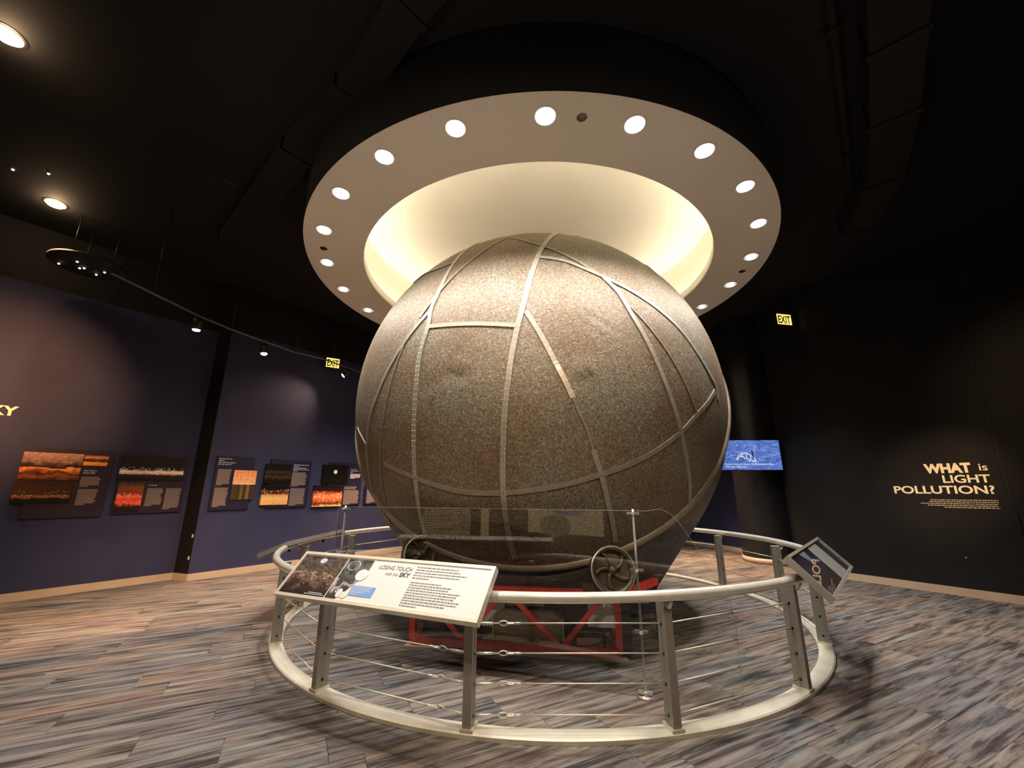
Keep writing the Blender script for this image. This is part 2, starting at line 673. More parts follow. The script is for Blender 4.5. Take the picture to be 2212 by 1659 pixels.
# ================================================================== STRUCTURE
WALL_TOP = 4.06
PLAN = {
    'left': [(-7.40, 3.91), (-5.23, 6.86)],
    'back_left': [(-4.91, 6.73), (-3.265, 9.00), (-2.47, 10.02)],
    'back': [(-2.47, 10.02), (-1.2, 11.1), (0.4, 11.75), (2.4, 11.95), (4.43, 11.48)],
    'back_right': [(4.43, 11.48), (4.85, 10.33), (5.06, 9.60), (5.45, 8.70)],
    'right': [(5.45, 8.70), (5.10, 7.90), (5.219, 6.813), (6.147, 5.402), (7.40, 3.50)],
    'front_right': [(7.40, 3.50), (7.6, -1.0), (5.0, -4.6)],
    'front': [(5.0, -4.6), (-5.0, -4.6)],
    'front_left': [(-5.0, -4.6), (-7.6, -1.0), (-7.40, 3.91)],
}
CEN = Vector((0.0, 3.5, 0))


def offset_poly(pts, d):
    """shift an open polyline by d to the outside of the room"""
    out = []
    for i, p in enumerate(pts):
        P = Vector((*p, 0))
        ns = []
        for a, b in ((i - 1, i), (i, i + 1)):
            if a < 0 or b >= len(pts):
                continue
            e = Vector((*pts[b], 0)) - Vector((*pts[a], 0))
            n = Vector((-e.y, e.x, 0)).normalized()
            if n.dot(CEN - P) > 0:
                n = -n
            ns.append(n)
        n = sum(ns, Vector()).normalized()
        k = 1 / max(0.4, n.dot(ns[0]))
        out.append(P + n * d * k)
    return out


def strip_wall(pts, z0, z1, d_in, d_out):
    a = offset_poly(pts, d_in)
    b = offset_poly(pts, d_out)
    mb = MB()
    up = Vector((0, 0, 1))
    for i in range(len(pts) - 1):
        mb.hexa([a[i] + up * z0, a[i + 1] + up * z0, b[i + 1] + up * z0, b[i] + up * z0,
                 a[i] + up * z1, a[i + 1] + up * z1, b[i + 1] + up * z1, b[i] + up * z1])
    return mb


for side, pts in PLAN.items():
    dark = side in ('right', 'front_right')
    tag(strip_wall(pts, 0, WALL_TOP, 0.0, 0.12).build('wall_' + side, 'wall_dark' if dark else 'wall_blue'), kind='structure')
    tag(strip_wall(pts, 0, 0.10, -0.014, -0.0005).build('baseboard_' + side, 'base_tan'), kind='structure')
    tag(strip_wall(pts, WALL_TOP, CEIL, 0.0, 0.12).build('trim_' + str(1 + list(PLAN).index(side)), 'ceil_black'), kind='structure')  # upper wall coloured black, standing in for the unlit height above the track

# pilaster where the left wall steps forward
pil = [(-5.23, 6.86), (-4.91, 6.73)]
tag(strip_wall(pil, 0, CEIL, 0.0, 0.12).build('wall_left_return', 'wall_dark'), kind='structure')
tag(strip_wall(pil, 0, 0.10, -0.014, -0.0005).build('baseboard_left_return', 'base_tan'), kind='structure')

pf = Frame((-5.23, 6.86, 0), (-4.91, 6.73, 0), inward=(0, 0, 0))
for zz, lb in ((0.62, 'upper small white switch plate low on the dark pilaster'), (0.30, 'lower small white switch plate low on the dark pilaster')):
    t_ = thing('switch_plate', pf.p(0.30, zz, 0), lb, 'switch plate')
    slab(MB(), pf, 0.285, 0.312, zz, zz + 0.05, 0.0, 0.006).build('plate', 'trim_white', t_)
    slab(MB(), pf, 0.294, 0.303, zz + 0.018, zz + 0.032, 0.006, 0.010).build('toggle', 'steel', t_)

# ------------------------------------------------------------------ floor: carpet planks on a slab
poly = []
for s in ('left', 'back_left', 'back', 'back_right', 'right', 'front_right', 'front', 'front_left'):
    poly += PLAN[s]


def inside(x, y, P=poly):
    c = False
    j = len(P) - 1
    for i in range(len(P)):
        if (P[i][1] > y) != (P[j][1] > y) and x < (P[j][0] - P[i][0]) * (y - P[i][1]) / (P[j][1] - P[i][1]) + P[i][0]:
            c = not c
        j = i
    return c


TH = math.radians(27)
PLW, PLH = 1.0, 0.25
fl = bpy.data.meshes.new('floor')
fl.from_pydata([(x, y, -0.008) for x, y in ((-9, -6), (9, -6), (9, 13), (-9, 13))] + [(x, y, -0.15) for x, y in ((-9, -6), (9, -6), (9, 13), (-9, 13))], [],
               [(0, 1, 2, 3), (7, 6, 5, 4), (0, 4, 5, 1), (1, 5, 6, 2), (2, 6, 7, 3), (3, 7, 4, 0)])
fl.materials.append(mat('slab_screed', (0.05, 0.045, 0.04), 0.9))
floor = bpy.data.objects.new('floor', fl)
col.objects.link(floor)
tag(floor, kind='structure')

rnd = random.Random(11)
TONES = [(1.0, 1.0, 1.0), (1.1, 1.06, 1.02), (0.85, 0.84, 0.86), (0.95, 0.90, 0.84), (1.15, 1.13, 1.1), (0.80, 0.82, 0.88), (1.05, 0.97, 0.9), (0.9, 0.92, 0.98)]


def plank_mesh(name, items):
    """items: (x, y, seed, tone) local plank centres in rotated floor axes"""
    vs, fs, uvs, tones = [], [], [], []
    g = 0.0012
    for (u, v, sd, tn, dz) in items:
        b = len(vs)
        a, c = PLW / 2 - g, PLH / 2 - g
        for zz in (-0.008, dz):
            for p, q in ((-a, -c), (a, -c), (a, c), (-a, c)):
                vs.append((u + p, v + q, zz))
        for q in ((4, 5, 6, 7), (0, 1, 5, 4), (1, 2, 6, 5), (2, 3, 7, 6), (3, 0, 4, 7)):
            fs.append(tuple(b + i for i in q))
            for i in q:
                uvs.append((vs[b + i][0] - u + sd * 3.7, vs[b + i][1] - v + sd * 5.3))
                tones.append(tn)
    me = bpy.data.meshes.new(name)
    me.from_pydata(vs, [], fs)
    ul = me.uv_layers.new(name='plank')
    ul.data.foreach_set('uv', [c for u in uvs for c in u])
    ca = me.color_attributes.new('tone', 'FLOAT_COLOR', 'CORNER')
    ca.data.foreach_set('color', [c for t in tones for c in (*t, 1.0)])
    me.materials.append(M['carpet'])
    return me


variants = [plank_mesh('carpet_plank', [(0, 0, 1 + 2.3 * k, TONES[k % len(TONES)], 0.0)]) for k in range(24)]
cells = []
ct, st = math.cos(TH), math.sin(TH)
for j in range(-70, 71):
    off = rnd.random()
    for i in range(-16, 17):
        u, v = (i + off) * PLW, j * PLH
        x, y = u * ct - v * st, u * st + v * ct
        if not inside(x, y):
            if not any(inside(x + a * ct * 0.5 - b * st * 0.1, y + a * st * 0.5 + b * ct * 0.1) for a in (-1, 1) for b in (-1, 1)):
                continue
        d = Vector((x, y, 0)) - EYE
        k = d.y * _cp + d.z * _sp
        vis = False
        if k > 0.3:
            px = IW / 2 + FPX * d.x / k
            py = IH / 2 - FPX * (-d.y * _sp + d.z * _cp) / k
            vis = -250 < px < IW + 250 and py < IH + 250
        hidden = (x - CX) ** 2 + (y - CY) ** 2 < 1.0
        cells.append((-(k * k * k) if vis and not hidden else -1e6 - k, x, y, u, v))
cells.sort(reverse=True)
rest = []
for n_, (key, x, y, u, v) in enumerate(cells):
    if n_ < 300 and key > -1e5:
        o = bpy.data.objects.new('carpet_plank', rnd.choice(variants))
        o.location = (x, y, rnd.uniform(-0.0006, 0.0006))
        o.rotation_euler = (0, 0, TH + (PI if rnd.random() < 0.5 else 0))
        col.objects.link(o)
        o.parent = floor
    else:
        rest.append((u, v, rnd.uniform(1, 60), rnd.choice(TONES), rnd.uniform(-0.0006, 0.0006)))
o = bpy.data.objects.new('carpet_plank_field', plank_mesh('carpet_plank_field', rest))
o.rotation_euler = (0, 0, TH)
col.objects.link(o)
o.parent = floor
tag(o, kind='stuff')

# ------------------------------------------------------------------ ceiling and ring drum
RO, RI, RL = 3.043, 2.366, 2.83
o = circle_fill('ceiling', [[(-9, -6), (9, -6), (9, 13), (-9, 13)], circ(CX, CY, RO - 0.02, 96)], CEIL, 'ceil_black', 0.05)
tag(o, kind='structure')

ring = thing('ceiling_ring', (CX, CY, SOFF), 'big cream round ceiling ring with glowing recessed dome above the sphere', 'ceiling ring')
lights = [(-91.4 + 15 * k) for k in range(24)]
grilles = [-85.47, -159.5, -9.05]
P2 = lambda a, r=RL: (r * math.cos(math.radians(a)), r * math.sin(math.radians(a)))
loops = [circ(0, 0, RO, 160), circ(0, 0, RI, 160)] + [circ(*P2(a), 0.083, 28) for a in lights] + [circ(*P2(a), 0.043, 20) for a in grilles]
so = circle_fill('soffit', loops, 0.0, 'soffit', 0.02)
so.parent = ring
MB().lathe([(RO, 0.0), (RO + 0.004, 0.0), (RO + 0.004, CEIL + 0.06 - SOFF), (RO, CEIL + 0.06 - SOFF)], 160, closed_prof=True).build('drum_side', 'ceil_black', ring, origin=(0, 0, 0))
MB().lathe([(RI, 0.0), (RI, 0.12), (RI + 0.025, 0.12), (RI + 0.025, 0.02)], 160).build('lip', 'dome', ring, origin=(0, 0, 0))
MB().lathe([(2.52, 0.02), (2.52, 0.79)], 160).build('cove_wall', 'dome', ring, origin=(0, 0, 0))
MB().lathe([(2.52, 0.79), (1.5, 0.83), (0.001, 0.85)], 160).build('dome_ceiling', 'dome', ring, origin=(0, 0, 0))
MB().lathe([(RI + 0.06, 0.030), (2.500, 0.035), (2.512, 0.125)], 160).build('cove_light_strip', 'cove', ring, origin=(0, 0, 0))

# ring downlights, 24 at 15 degrees; proto then copies
proto = thing('ring_downlight', (0, 0, 0), 'x', 'downlight', 'round downlights in the ceiling ring')
MB().lathe([(0.083, -0.002), (0.098, -0.004), (0.100, 0.0), (0.083, 0.0)], 36, closed_prof=True).build('trim', 'trim_white', proto)
MB().lathe([(0.0825, 0.0), (0.080, 0.06), (0.066, 0.13), (0.045, 0.16)], 36).build('reflector', 'reflector', proto)
MB().lathe([(0.046, 0.158), (0.046, 0.11), (0.036, 0.085), (0.0005, 0.078)], 28).build('bulb', 'bulb', proto)
SIDE = {0: 'the front centre one nearest the camera'}
ORD = ['', 'first', 'second', 'third', 'fourth', 'fifth', 'sixth', 'seventh', 'eighth', 'ninth', 'tenth', 'eleventh', 'twelfth']
for k, a in enumerate(lights):
    o = proto if k == 0 else copy_tree(proto)
    x, y = P2(a)
    o.location = (CX + x, CY + y, SOFF)
    o.rotation_euler = (0, 0, math.radians(a))
    if k == 0:
        lab = 'lit white downlight at the front centre of the cream ceiling ring'
    elif k < 12:
        lab = 'lit white downlight in cream ceiling ring, %s to the right of front centre one' % ORD[k]
    elif k == 12:
        lab = 'lit white downlight at the back of the ceiling ring behind the sphere'
    else:
        lab = 'lit white downlight in cream ceiling ring, %s to the left of front centre one' % ORD[24 - k]
    o['label'] = lab
    d = Vector((CX + x, CY + y, SOFF - 0.004))
    inw = (Vector((CX, CY, 0)) - Vector((d.x, d.y, 0))).normalized()
    lamp('ring_lamp', 'SPOT', d, d + Vector((0, 0, -1)) + inw * 0.03, RING_W, (1.0, 0.95, 0.88), 0.05, 116, 0.85)
for a, nm in zip(grilles, ('round grey speaker grille between front downlights of the ceiling ring', 'small dark round sensor on the left of the ceiling ring', 'small dark round sensor on the right of the ceiling ring')):
    x, y = P2(a)
    g = thing('ceiling_grille', (CX + x, CY + y, SOFF), nm, 'grille')
    first = a == grilles[0]
    MB().lathe([(0.042, -0.001), (0.042, 0.02), (0.0005, 0.012 if first else 0.03)], 24).build('grille_plate', mat('grille_grey', (0.20, 0.185, 0.15), 0.7) if first else 'black', g, origin=(0, 0, 0))
    MB().lathe([(0.042, -0.0015), (0.047, -0.0015), (0.047, 0.0), (0.042, 0.0)], 24, closed_prof=True).build('grille_rim', 'soffit', g, origin=(0, 0, 0))

# ================================================================== THE SPHERE
base = Vector((CX, CY, 0.05))
sph = thing('planetarium_sphere', base, 'huge weathered grey brown metal sphere with riveted seam strips', 'sphere')
dents = [(on_sphere(1262, 795), 0.11, 0.034), (on_sphere(1132, 868), 0.07, 0.034), (on_sphere(985, 800), 0.22, 0.026), (on_sphere(930, 840), 0.16, 0.020),
         (on_sphere(1300, 700), 0.25, 0.008), (on_sphere(1190, 560), 0.3, 0.006), (on_sphere(1240, 850), 0.10, 0.010)]


def shell_point(th, ph, mt):
    d = Vector((math.sin(th) * math.cos(ph), math.sin(th) * math.sin(ph), math.cos(th)))
    return mt @ d


def build_shell():
    mt = axis_matrix(-AX).to_3x3()
    nl, nm_ = 240, 110
    th_end = PI * 0.93
    from mathutils import noise
    mb = MB()
    for i in range(nm_ + 1):
        th = th_end * i / nm_
        for j in range(nl):
            d = shell_point(th, 2 * PI * j / nl, mt)
            r = SR
            p = SC + d * r
            bump = 0
            for (c, rad, amp) in dents:
                q = (p - c).length / rad
                if q < 1.6:
                    bump += amp * math.exp(-q * q * 2.2) * (noise.noise(p * 13) * 1.3 + noise.noise(p * 29) * 0.9)
            bump += noise.noise(p * 1.7) * 0.004
            mb.v.append(p + d * bump)
    for i in range(nm_):
        for j in range(nl):
            k = (j + 1) % nl
            mb.f.append((i * nl + j, (i + 1) * nl + j, (i + 1) * nl + k, i * nl + k))
            mb.sm.append(True)
    return mb.build('shell', 'shell', sph)


build_shell()
mA = axis_matrix(AX, SC)
# tapering lower hull that runs tangent from the sphere down to the cradle, only behind the track ring
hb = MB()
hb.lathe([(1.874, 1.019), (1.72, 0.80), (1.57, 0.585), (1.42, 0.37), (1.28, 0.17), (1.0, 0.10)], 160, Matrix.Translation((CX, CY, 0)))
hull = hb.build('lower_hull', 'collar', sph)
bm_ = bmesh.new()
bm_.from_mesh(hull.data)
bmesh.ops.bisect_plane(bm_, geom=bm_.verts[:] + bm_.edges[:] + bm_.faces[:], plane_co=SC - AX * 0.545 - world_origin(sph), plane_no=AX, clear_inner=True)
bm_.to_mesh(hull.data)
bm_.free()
# track ring: half-round rib
prof = []
for k in range(14):
    a = 2 * PI * k / 14
    prof.append((2.200 + 0.046 * math.cos(a), -0.556 + 0.046 * math.sin(a)))
MB().lathe(prof, 180, mA, closed_prof=True).build('track_ring', 'track_ring', sph)


def catmull(P, step=0.04):
    out = []
    for i in range(len(P) - 1):
        p0, p1, p2, p3 = P[max(i - 1, 0)], P[i], P[i + 1], P[min(i + 2, len(P) - 1)]
        n = max(2, int((p2 - p1).length / step))
        for k in range(n):
            t = k / n
            out.append(0.5 * ((2 * p1) + (p2 - p0) * t + (2 * p0 - 5 * p1 + 4 * p2 - p3) * t * t + (3 * p1 - p0 - 3 * p2 + p3) * t ** 3))
    out.append(P[-1])
    return out


def seam(name, px, width, material, rivets=0, proud=0.008):
    P = catmull([on_sphere(*q) for q in px])
    P = [SC + (p - SC).normalized() * (SR + 0.001) for p in P]
    mb = MB()
    b0 = 0
    n = len(P)
    L = []
    for i, p in enumerate(P):
        t = (P[min(i + 1, n - 1)] - P[max(i - 1, 0)]).normalized()
        u = (p - SC).normalized()
        s = t.cross(u).normalized()
        L.append((p, s, u))
        for a, h in ((-width / 2, -0.004), (-width / 2, proud), (width / 2, proud), (width / 2, -0.004)):
            mb.v.append(p + s * a + u * h)
    for i in range(n - 1):
        for k in range(3):
            a = i * 4 + k
            mb.f.append((a, a + 1, a + 5, a + 4))
            mb.sm.append(False)
    mb.f += [(0, 1, 2, 3), ((n - 1) * 4 + 3, (n - 1) * 4 + 2, (n - 1) * 4 + 1, (n - 1) * 4)]
    mb.sm += [False, False]
    o = mb.build(name, material, sph)
    if rivets:
        rb = MB()
        for i in range(0, n, 1):
            p, s, u = L[i]
            for a in (-0.32, 0.32):
                c = p + s * width * a + u * proud
                t = s.cross(u)
                q = 0.0045
                b = len(rb.v)
                rb.v += [c + s * q, c + t * q, c - s * q, c - t * q, c + u * 0.003]
                for k in range(4):
                    rb.f.append((b + k, b + (k + 1) % 4, b + 4))
                    rb.sm.append(False)
        r = rb.build('rivets', 'rivet', o)
        tag(r, kind='stuff')
    return o


SEAMS = [
    ('seam_strip', [(1030, 524), (984, 565), (949, 630), (933, 665), (925, 706), (908, 763), (900, 830), (896, 885), (895, 952), (896, 1007), (900, 1050), (910, 1118), (921, 1161)], 0.046, 'strip', 1),
    ('seam_strip', [(1207, 504), (1172, 535), (1150, 587), (1139, 625), (1132, 654), (1120, 698), (1106, 763), (1097, 830), (1090, 898), (1087, 980), (1087, 1050), (1094, 1126), (1105, 1180), (1112, 1206)], 0.046, 'strip', 1),
    ('seam_strip', [(928, 706), (970, 702), (1020, 700), (1070, 701), (1117, 704)], 0.040, 'strip', 1),
    ('seam_strip', [(926, 676), (907, 697), (879, 733), (841, 795), (816, 852), (800, 898), (793, 966), (799, 1030), (812, 1080), (845, 1130)], 0.040, 'strip', 0),
    ('seam_strip', [(1098, 514), (1065, 530), (1020, 562), (980, 597), (950, 630), (930, 655), (907, 687)], 0.034, 'strip_faint', 0),
    ('seam_strip', [(984, 566), (945, 581), (911, 597), (893, 610)], 0.034, 'strip', 0),
    ('seam_strip', [(1166, 556), (1221, 565), (1262, 581), (1308, 601), (1365, 630), (1425, 671), (1466, 709), (1506, 763), (1533, 809), (1545, 832), (1551, 863)], 0.040, 'strip', 0),
    ('seam_strip', [(1303, 600), (1335, 632), (1362, 676), (1392, 727), (1417, 779), (1436, 825), (1455, 877), (1471, 934), (1482, 990), (1489, 1045), (1488, 1085)], 0.044, 'strip', 0),
    ('seam_line', [(1349, 652), (1398, 703), (1446, 768), (1476, 822), (1495, 866), (1505, 893)], 0.014, 'strip_faint', 0),
    ('latitude_strip', [(1544, 844), (1525, 874), (1503, 898), (1468, 936), (1411, 977), (1357, 1004), (1303, 1023), (1221, 1046), (1160, 1057), (1075, 1065), (994, 1061), (950, 1050), (908, 1037), (884, 1026), (830, 1001)], 0.040, 'strip_faint', 0),
    ('seam_strip', [(1136, 673), (1169, 725), (1196, 776), (1202, 788)], 0.042, 'strip', 1),
    ('bright_strip', [(1199, 782), (1215, 812), (1237, 858)], 0.042, 'strip_bright', 1),
    ('seam_line', [(1237, 858), (1254, 898), (1267, 925), (1281, 972)], 0.020, 'strip_faint', 0),
    ('seam_strip', [(1281, 972), (1297, 1020), (1305, 1050), (1315, 1093), (1326, 1145), (1328, 1170)], 0.042, 'strip', 0),
    ('seam_line', [(873, 746), (846, 822), (830, 898), (822, 952), (824, 1030), (834, 1085)], 0.016, 'strip_faint', 0),
    ('seam_strip', [(773, 925), (782, 945), (792, 962)], 0.030, 'strip_faint', 0),
    ('seam_strip', [(1098, 514), (1140, 523), (1181, 535), (1222, 552), (1262, 574), (1303, 600)], 0.034, 'strip_faint', 0),
]
for nm, px, wd, mt_, rv in SEAMS:
    seam(nm, px, wd, mt_, rv)
# seams on the far side of the shell, running from the pole to the track ring like those in front
pole = -AX
e1 = pole.cross(Vector((0, 0, 1))).normalized()
e2 = pole.cross(e1)
for k in range(5):
    ph = math.radians(30 + 30 * k)
    sgn = e1 * math.cos(ph) + e2 * math.sin(ph)
    if (SC + sgn * SR).y < CY:
        sgn = -sgn
    P = []
    for i in range(24):
        th = 0.25 + (1.45 - 0.25) * i / 23
        P.append(SC + (pole * math.cos(th) + sgn * math.sin(th)) * (SR + 0.001))
    if min((p - SC).dot((EYE - SC).normalized()) for p in P) > 0.6:
        continue
    P = [p for p in P if (p - SC).dot((EYE - SC).normalized()) < SR * SR / (EYE - SC).length - 0.05]
    if len(P) < 4:
        continue
    mb = MB()
    for i, p in enumerate(P):
        t = (P[min(i + 1, len(P) - 1)] - P[max(i - 1, 0)]).normalized()
        u = (p - SC).normalized()
        s = t.cross(u)
        for a, h in ((-0.022, -0.004), (-0.022, 0.006), (0.022, 0.006), (0.022, -0.004)):
            mb.v.append(p + s * a + u * h)
    for i in range(len(P) - 1):
        for q in range(3):
            a = i * 4 + q
            mb.f.append((a, a + 1, a + 5, a + 4))
            mb.sm.append(False)
    mb.build('seam_strip', 'strip', sph)

# ================================================================== RED CRADLE UNDER THE SPHERE
fa, fb = Vector((-0.875, 4.055, 0)), Vector((0.873, 3.758, 0))
fe = (fb - fa).normalized()
fn = Vector((-fe.y, fe.x, 0))          # to the back
cr = thing('sphere_cradle', (fa + fb) / 2, 'red painted steel truss cradle with wheels under the sphere', 'cradle')
up = Vector((0, 0, 1))
G = lambda s, z, d=0.0: fa + fe * s + up * z + fn * d
FL = (fb - fa).length
MB().box(G(FL / 2, 0.011, 0.28), (FL + 0.12, 0.66, 0.022), Matrix.Rotation(math.atan2(fe.y, fe.x), 3, 'Z')).build('plywood_base', 'wood', cr)
MB().bar(G(-0.01, 0.055), G(FL + 0.01, 0.055), 0.05, 0.062).build('bottom_rail', 'red', cr)
MB().bar(G(-0.01, 0.490), G(FL - 0.20, 0.490), 0.05, 0.052).build('top_rail', 'red', cr)
MB().bar(G(0.0, 0.07), G(0.0, 0.47), 0.055, 0.05, up=fe).build('upright', 'red', cr)
MB().bar(G(FL, 0.07), G(FL, 0.47), 0.075, 0.05, up=fe).build('upright', 'red', cr)
for a, b in (((0.08, 0.45), (0.44, 0.08)), ((0.80, 0.46), (0.46, 0.08)), ((0.86, 0.46), (1.28, 0.08)), ((1.66, 0.46), (1.32, 0.08))):
    MB().bar(G(*a, 0.005), G(*b, 0.005), 0.042, 0.014, up=fn).build('diagonal', 'red', cr)
MB().bar(G(0.0, 0.055, 0.03), G(0.0, 0.055, 0.55), 0.05, 0.06).build('side_rail', 'red', cr)
MB().bar(G(FL, 0.055, 0.03), G(FL, 0.055, 0.55), 0.05, 0.06).build('side_rail', 'red', cr)
MB().bar(G(FL - 0.02, 0.455, 0.02), Vector((1.36, 4.22, 0.50)), 0.05, 0.055).build('outrigger', 'red', cr)
MB().bar(Vector((1.34, 4.20, 0.0)), Vector((1.34, 4.20, 0.48)), 0.03, 0.03, up=fe).build('outrigger_leg', 'black', cr)
MB().bar(G(-0.1, 0.443, -0.02), G(FL + 0.25, 0.443, -0.02), 0.03, 0.022).build('dark_bar', 'iron', cr)  # thin dark bar across the cradle front, just under the top rail
MB().bar(G(FL + 0.06, 0.02, 0.12), G(FL + 0.06, 0.46, 0.12), 0.10, 0.10, up=fe).build('bearing_pedestal', 'black', cr)
MB().bar(G(0.02, 0.5, 0.02), G(0.02, 0.74, 0.08), 0.05, 0.06, up=fe).build('wheel_bracket', 'iron', cr)
MB().box(Vector((0.64, 3.80, 0.52)), (0.09, 0.10, 0.08)).build('bearing_block', 'iron', cr)


def wheel(c, ax, r=0.18):
    m = axis_matrix(ax, c)
    w_ = MB().lathe([(r, -0.03), (r, 0.03), (r - 0.012, 0.034), (r - 0.03, 0.03), (r - 0.034, 0.0), (r - 0.03, -0.03)], 48, m, closed_prof=True).build('wheel', 'iron', cr)
    MB().lathe([(0.001, 0.045), (0.012, 0.045), (0.014, 0.03), (0.028, 0.026), (0.032, 0.02), (0.032, -0.05), (0.001, -0.05)], 24, m).build('hub', 'iron', w_)
    for k in range(5):
        a = 2 * PI * k / 5 + 0.3
        pts = []
        for i in range(7):
            rr = 0.03 + (r - 0.06) * i / 6
            aa = a + 0.55 * (i / 6) ** 1.3
            pts.append(m @ Vector((rr * math.cos(aa), rr * math.sin(aa), 0)))
        MB().tube(pts, [0.020 - 0.001 * i for i in range(7)], 8).build('spoke', 'iron', w_)
    MB().lathe([(0.03, -0.012), (r - 0.03, -0.012)], 40, m).build('web', 'iron', w_)
    MB().lathe([(r + 0.001, 0.026), (r + 0.004, 0.030), (r + 0.001, 0.034), (r - 0.006, 0.036)], 48, m).build('rim_edge', 'steel', w_)
    return w_


wheel(at_y(1322, 1232, 3.55), (0.12, -1.0, 0.22))
wheel(at_y(905, 1198, 4.08), (0.62, -0.75, 0.12), 0.165)

# things stowed inside the cradle
mbx = thing('drive_gearbox', G(1.02, 0.022, 0.15), 'brown wooden gearbox housing inside the red cradle', 'gearbox')
org = world_origin(mbx)
R_ = Matrix.Rotation(math.atan2(fe.y, fe.x), 3, 'Z')
pr_ = [(-0.30, 0.0), (0.30, 0.0), (0.30, 0.24), (0.22, 0.29), (-0.22, 0.29), (-0.30, 0.24)]
b = MB()
for sgn in (-1, 1):
    b.v += [org + R_ @ Vector((p, 0.12 * sgn, q)) for p, q in pr_]
b.f += [tuple(range(6))[::1], tuple(range(11, 5, -1))] + [(i, (i + 1) % 6 + 0, (i + 1) % 6 + 6, i + 6) for i in range(6)]
b.sm += [False] * 8
b.build('housing', 'brown_box', mbx)
for sx in (-0.30, 0.30):
    MB().bar(org + R_ @ Vector((sx, -0.125, 0.0)), org + R_ @ Vector((sx, -0.125, 0.25)), 0.022, 0.012, up=fe).build('corner_batten', 'wood', mbx)
pl = thing('motor_case', G(0.30, 0.022, 0.24), 'black metal motor case at left end of the red cradle', 'motor case')
og = world_origin(pl)
MB().box(og + up * 0.16, (0.52, 0.20, 0.32), R_).build('case', 'black', pl)
MB().box(og + R_ @ Vector((0, -0.105, 0.17)), (0.44, 0.01, 0.24), R_).build('cover_plate', 'under', pl)
for i, (s, z0, z1, wd, d, lab) in enumerate([(0.70, 0.16, 0.46, 0.20, 0.12, 'tall white placard behind left diagonal of the red cradle'), (0.98, 0.33, 0.46, 0.34, 0.16, 'wide white placard above the brown gearbox'),
                                           (1.66, 0.20, 0.47, 0.26, 0.12, 'white placard at right end of the red cradle')]):
    p_ = thing('equipment_placard', G(s, 0.022, d), lab, 'placard')
    MB().box(G(s, (z0 + z1) / 2, d), (wd, 0.012, z1 - z0), R_).build('plate', 'placard', p_)
    MB().bar(G(s, 0.022, d + 0.02), G(s, z1 - 0.02, d + 0.02), 0.03, 0.02, up=fe).build('stand', 'black', p_)
    for k in range(3):
        MB().box(G(s - wd * 0.3 + wd * 0.3 * k, z1 - 0.03, d - 0.008), (0.012, 0.004, 0.012), R_).build('screw', 'black', p_)

# ================================================================== GUARD RAILING
ZR, RR, RP = 0.731, 2.868, 2.785
gr = thing('guard_railing', (CX, CY, 0), 'round steel guard railing with cables and posts circling the sphere', 'railing')
MB().lathe([(2.729, 0.0), (2.729, 0.026), (2.735, 0.030), (2.832, 0.030), (2.841, 0.022), (2.841, 0.0)], 160, smooth=False).build('base_ring', 'base_ring', gr, origin=(0, 0, 0))
path = [(RR * math.cos(2 * PI * k / 180), RR * math.sin(2 * PI * k / 180), ZR) for k in range(180)]
MB().tube(path, 0.031, 16, closed=True).build('handrail', 'rail', gr, origin=(0, 0, 0))
CAB = [0.560, 0.402, 0.247, 0.092]
post_mesh = None
post_ang = [-102 + 24 * k for k in range(15)]
pm = MB().box((0, 0, 0.36), (0.088, 0.050, 0.66)).build('post', 'post', gr, origin=(0, 0, 0))
bp_ = MB().box((0, 0, 0.037), (0.104, 0.078, 0.014)).build('post_foot', 'frame_cream', pm, origin=(0, 0, 0))
bt = MB().box((0.0, 0, 0.692), (0.092, 0.054, 0.006)).build('post_cap', 'steel', pm, origin=(0, 0, 0))
bk = MB().tube([(0.04, 0.0, 0.655), (0.065, 0.0, 0.662), (0.083, 0, 0.690), (0.083, 0, 0.705)], 0.010, 10).build('rail_bracket', 'steel', pm, origin=(0, 0, 0))
gm = MB()
for z in CAB:
    for sgn in (-1, 1):
        gm.cyl((0, sgn * 0.0245, z), (0, sgn * 0.027, z), 0.010, 12)
gr_o = gm.build('cable_grommet', 'black', pm, origin=(0, 0, 0))
for k, a in enumerate(post_ang):
    o = pm if k == 0 else copy_tree(pm, gr)
    ar = math.radians(a)
    o.location = (RP * math.cos(ar), RP * math.sin(ar), 0)
    o.rotation_euler = (0, 0, ar)

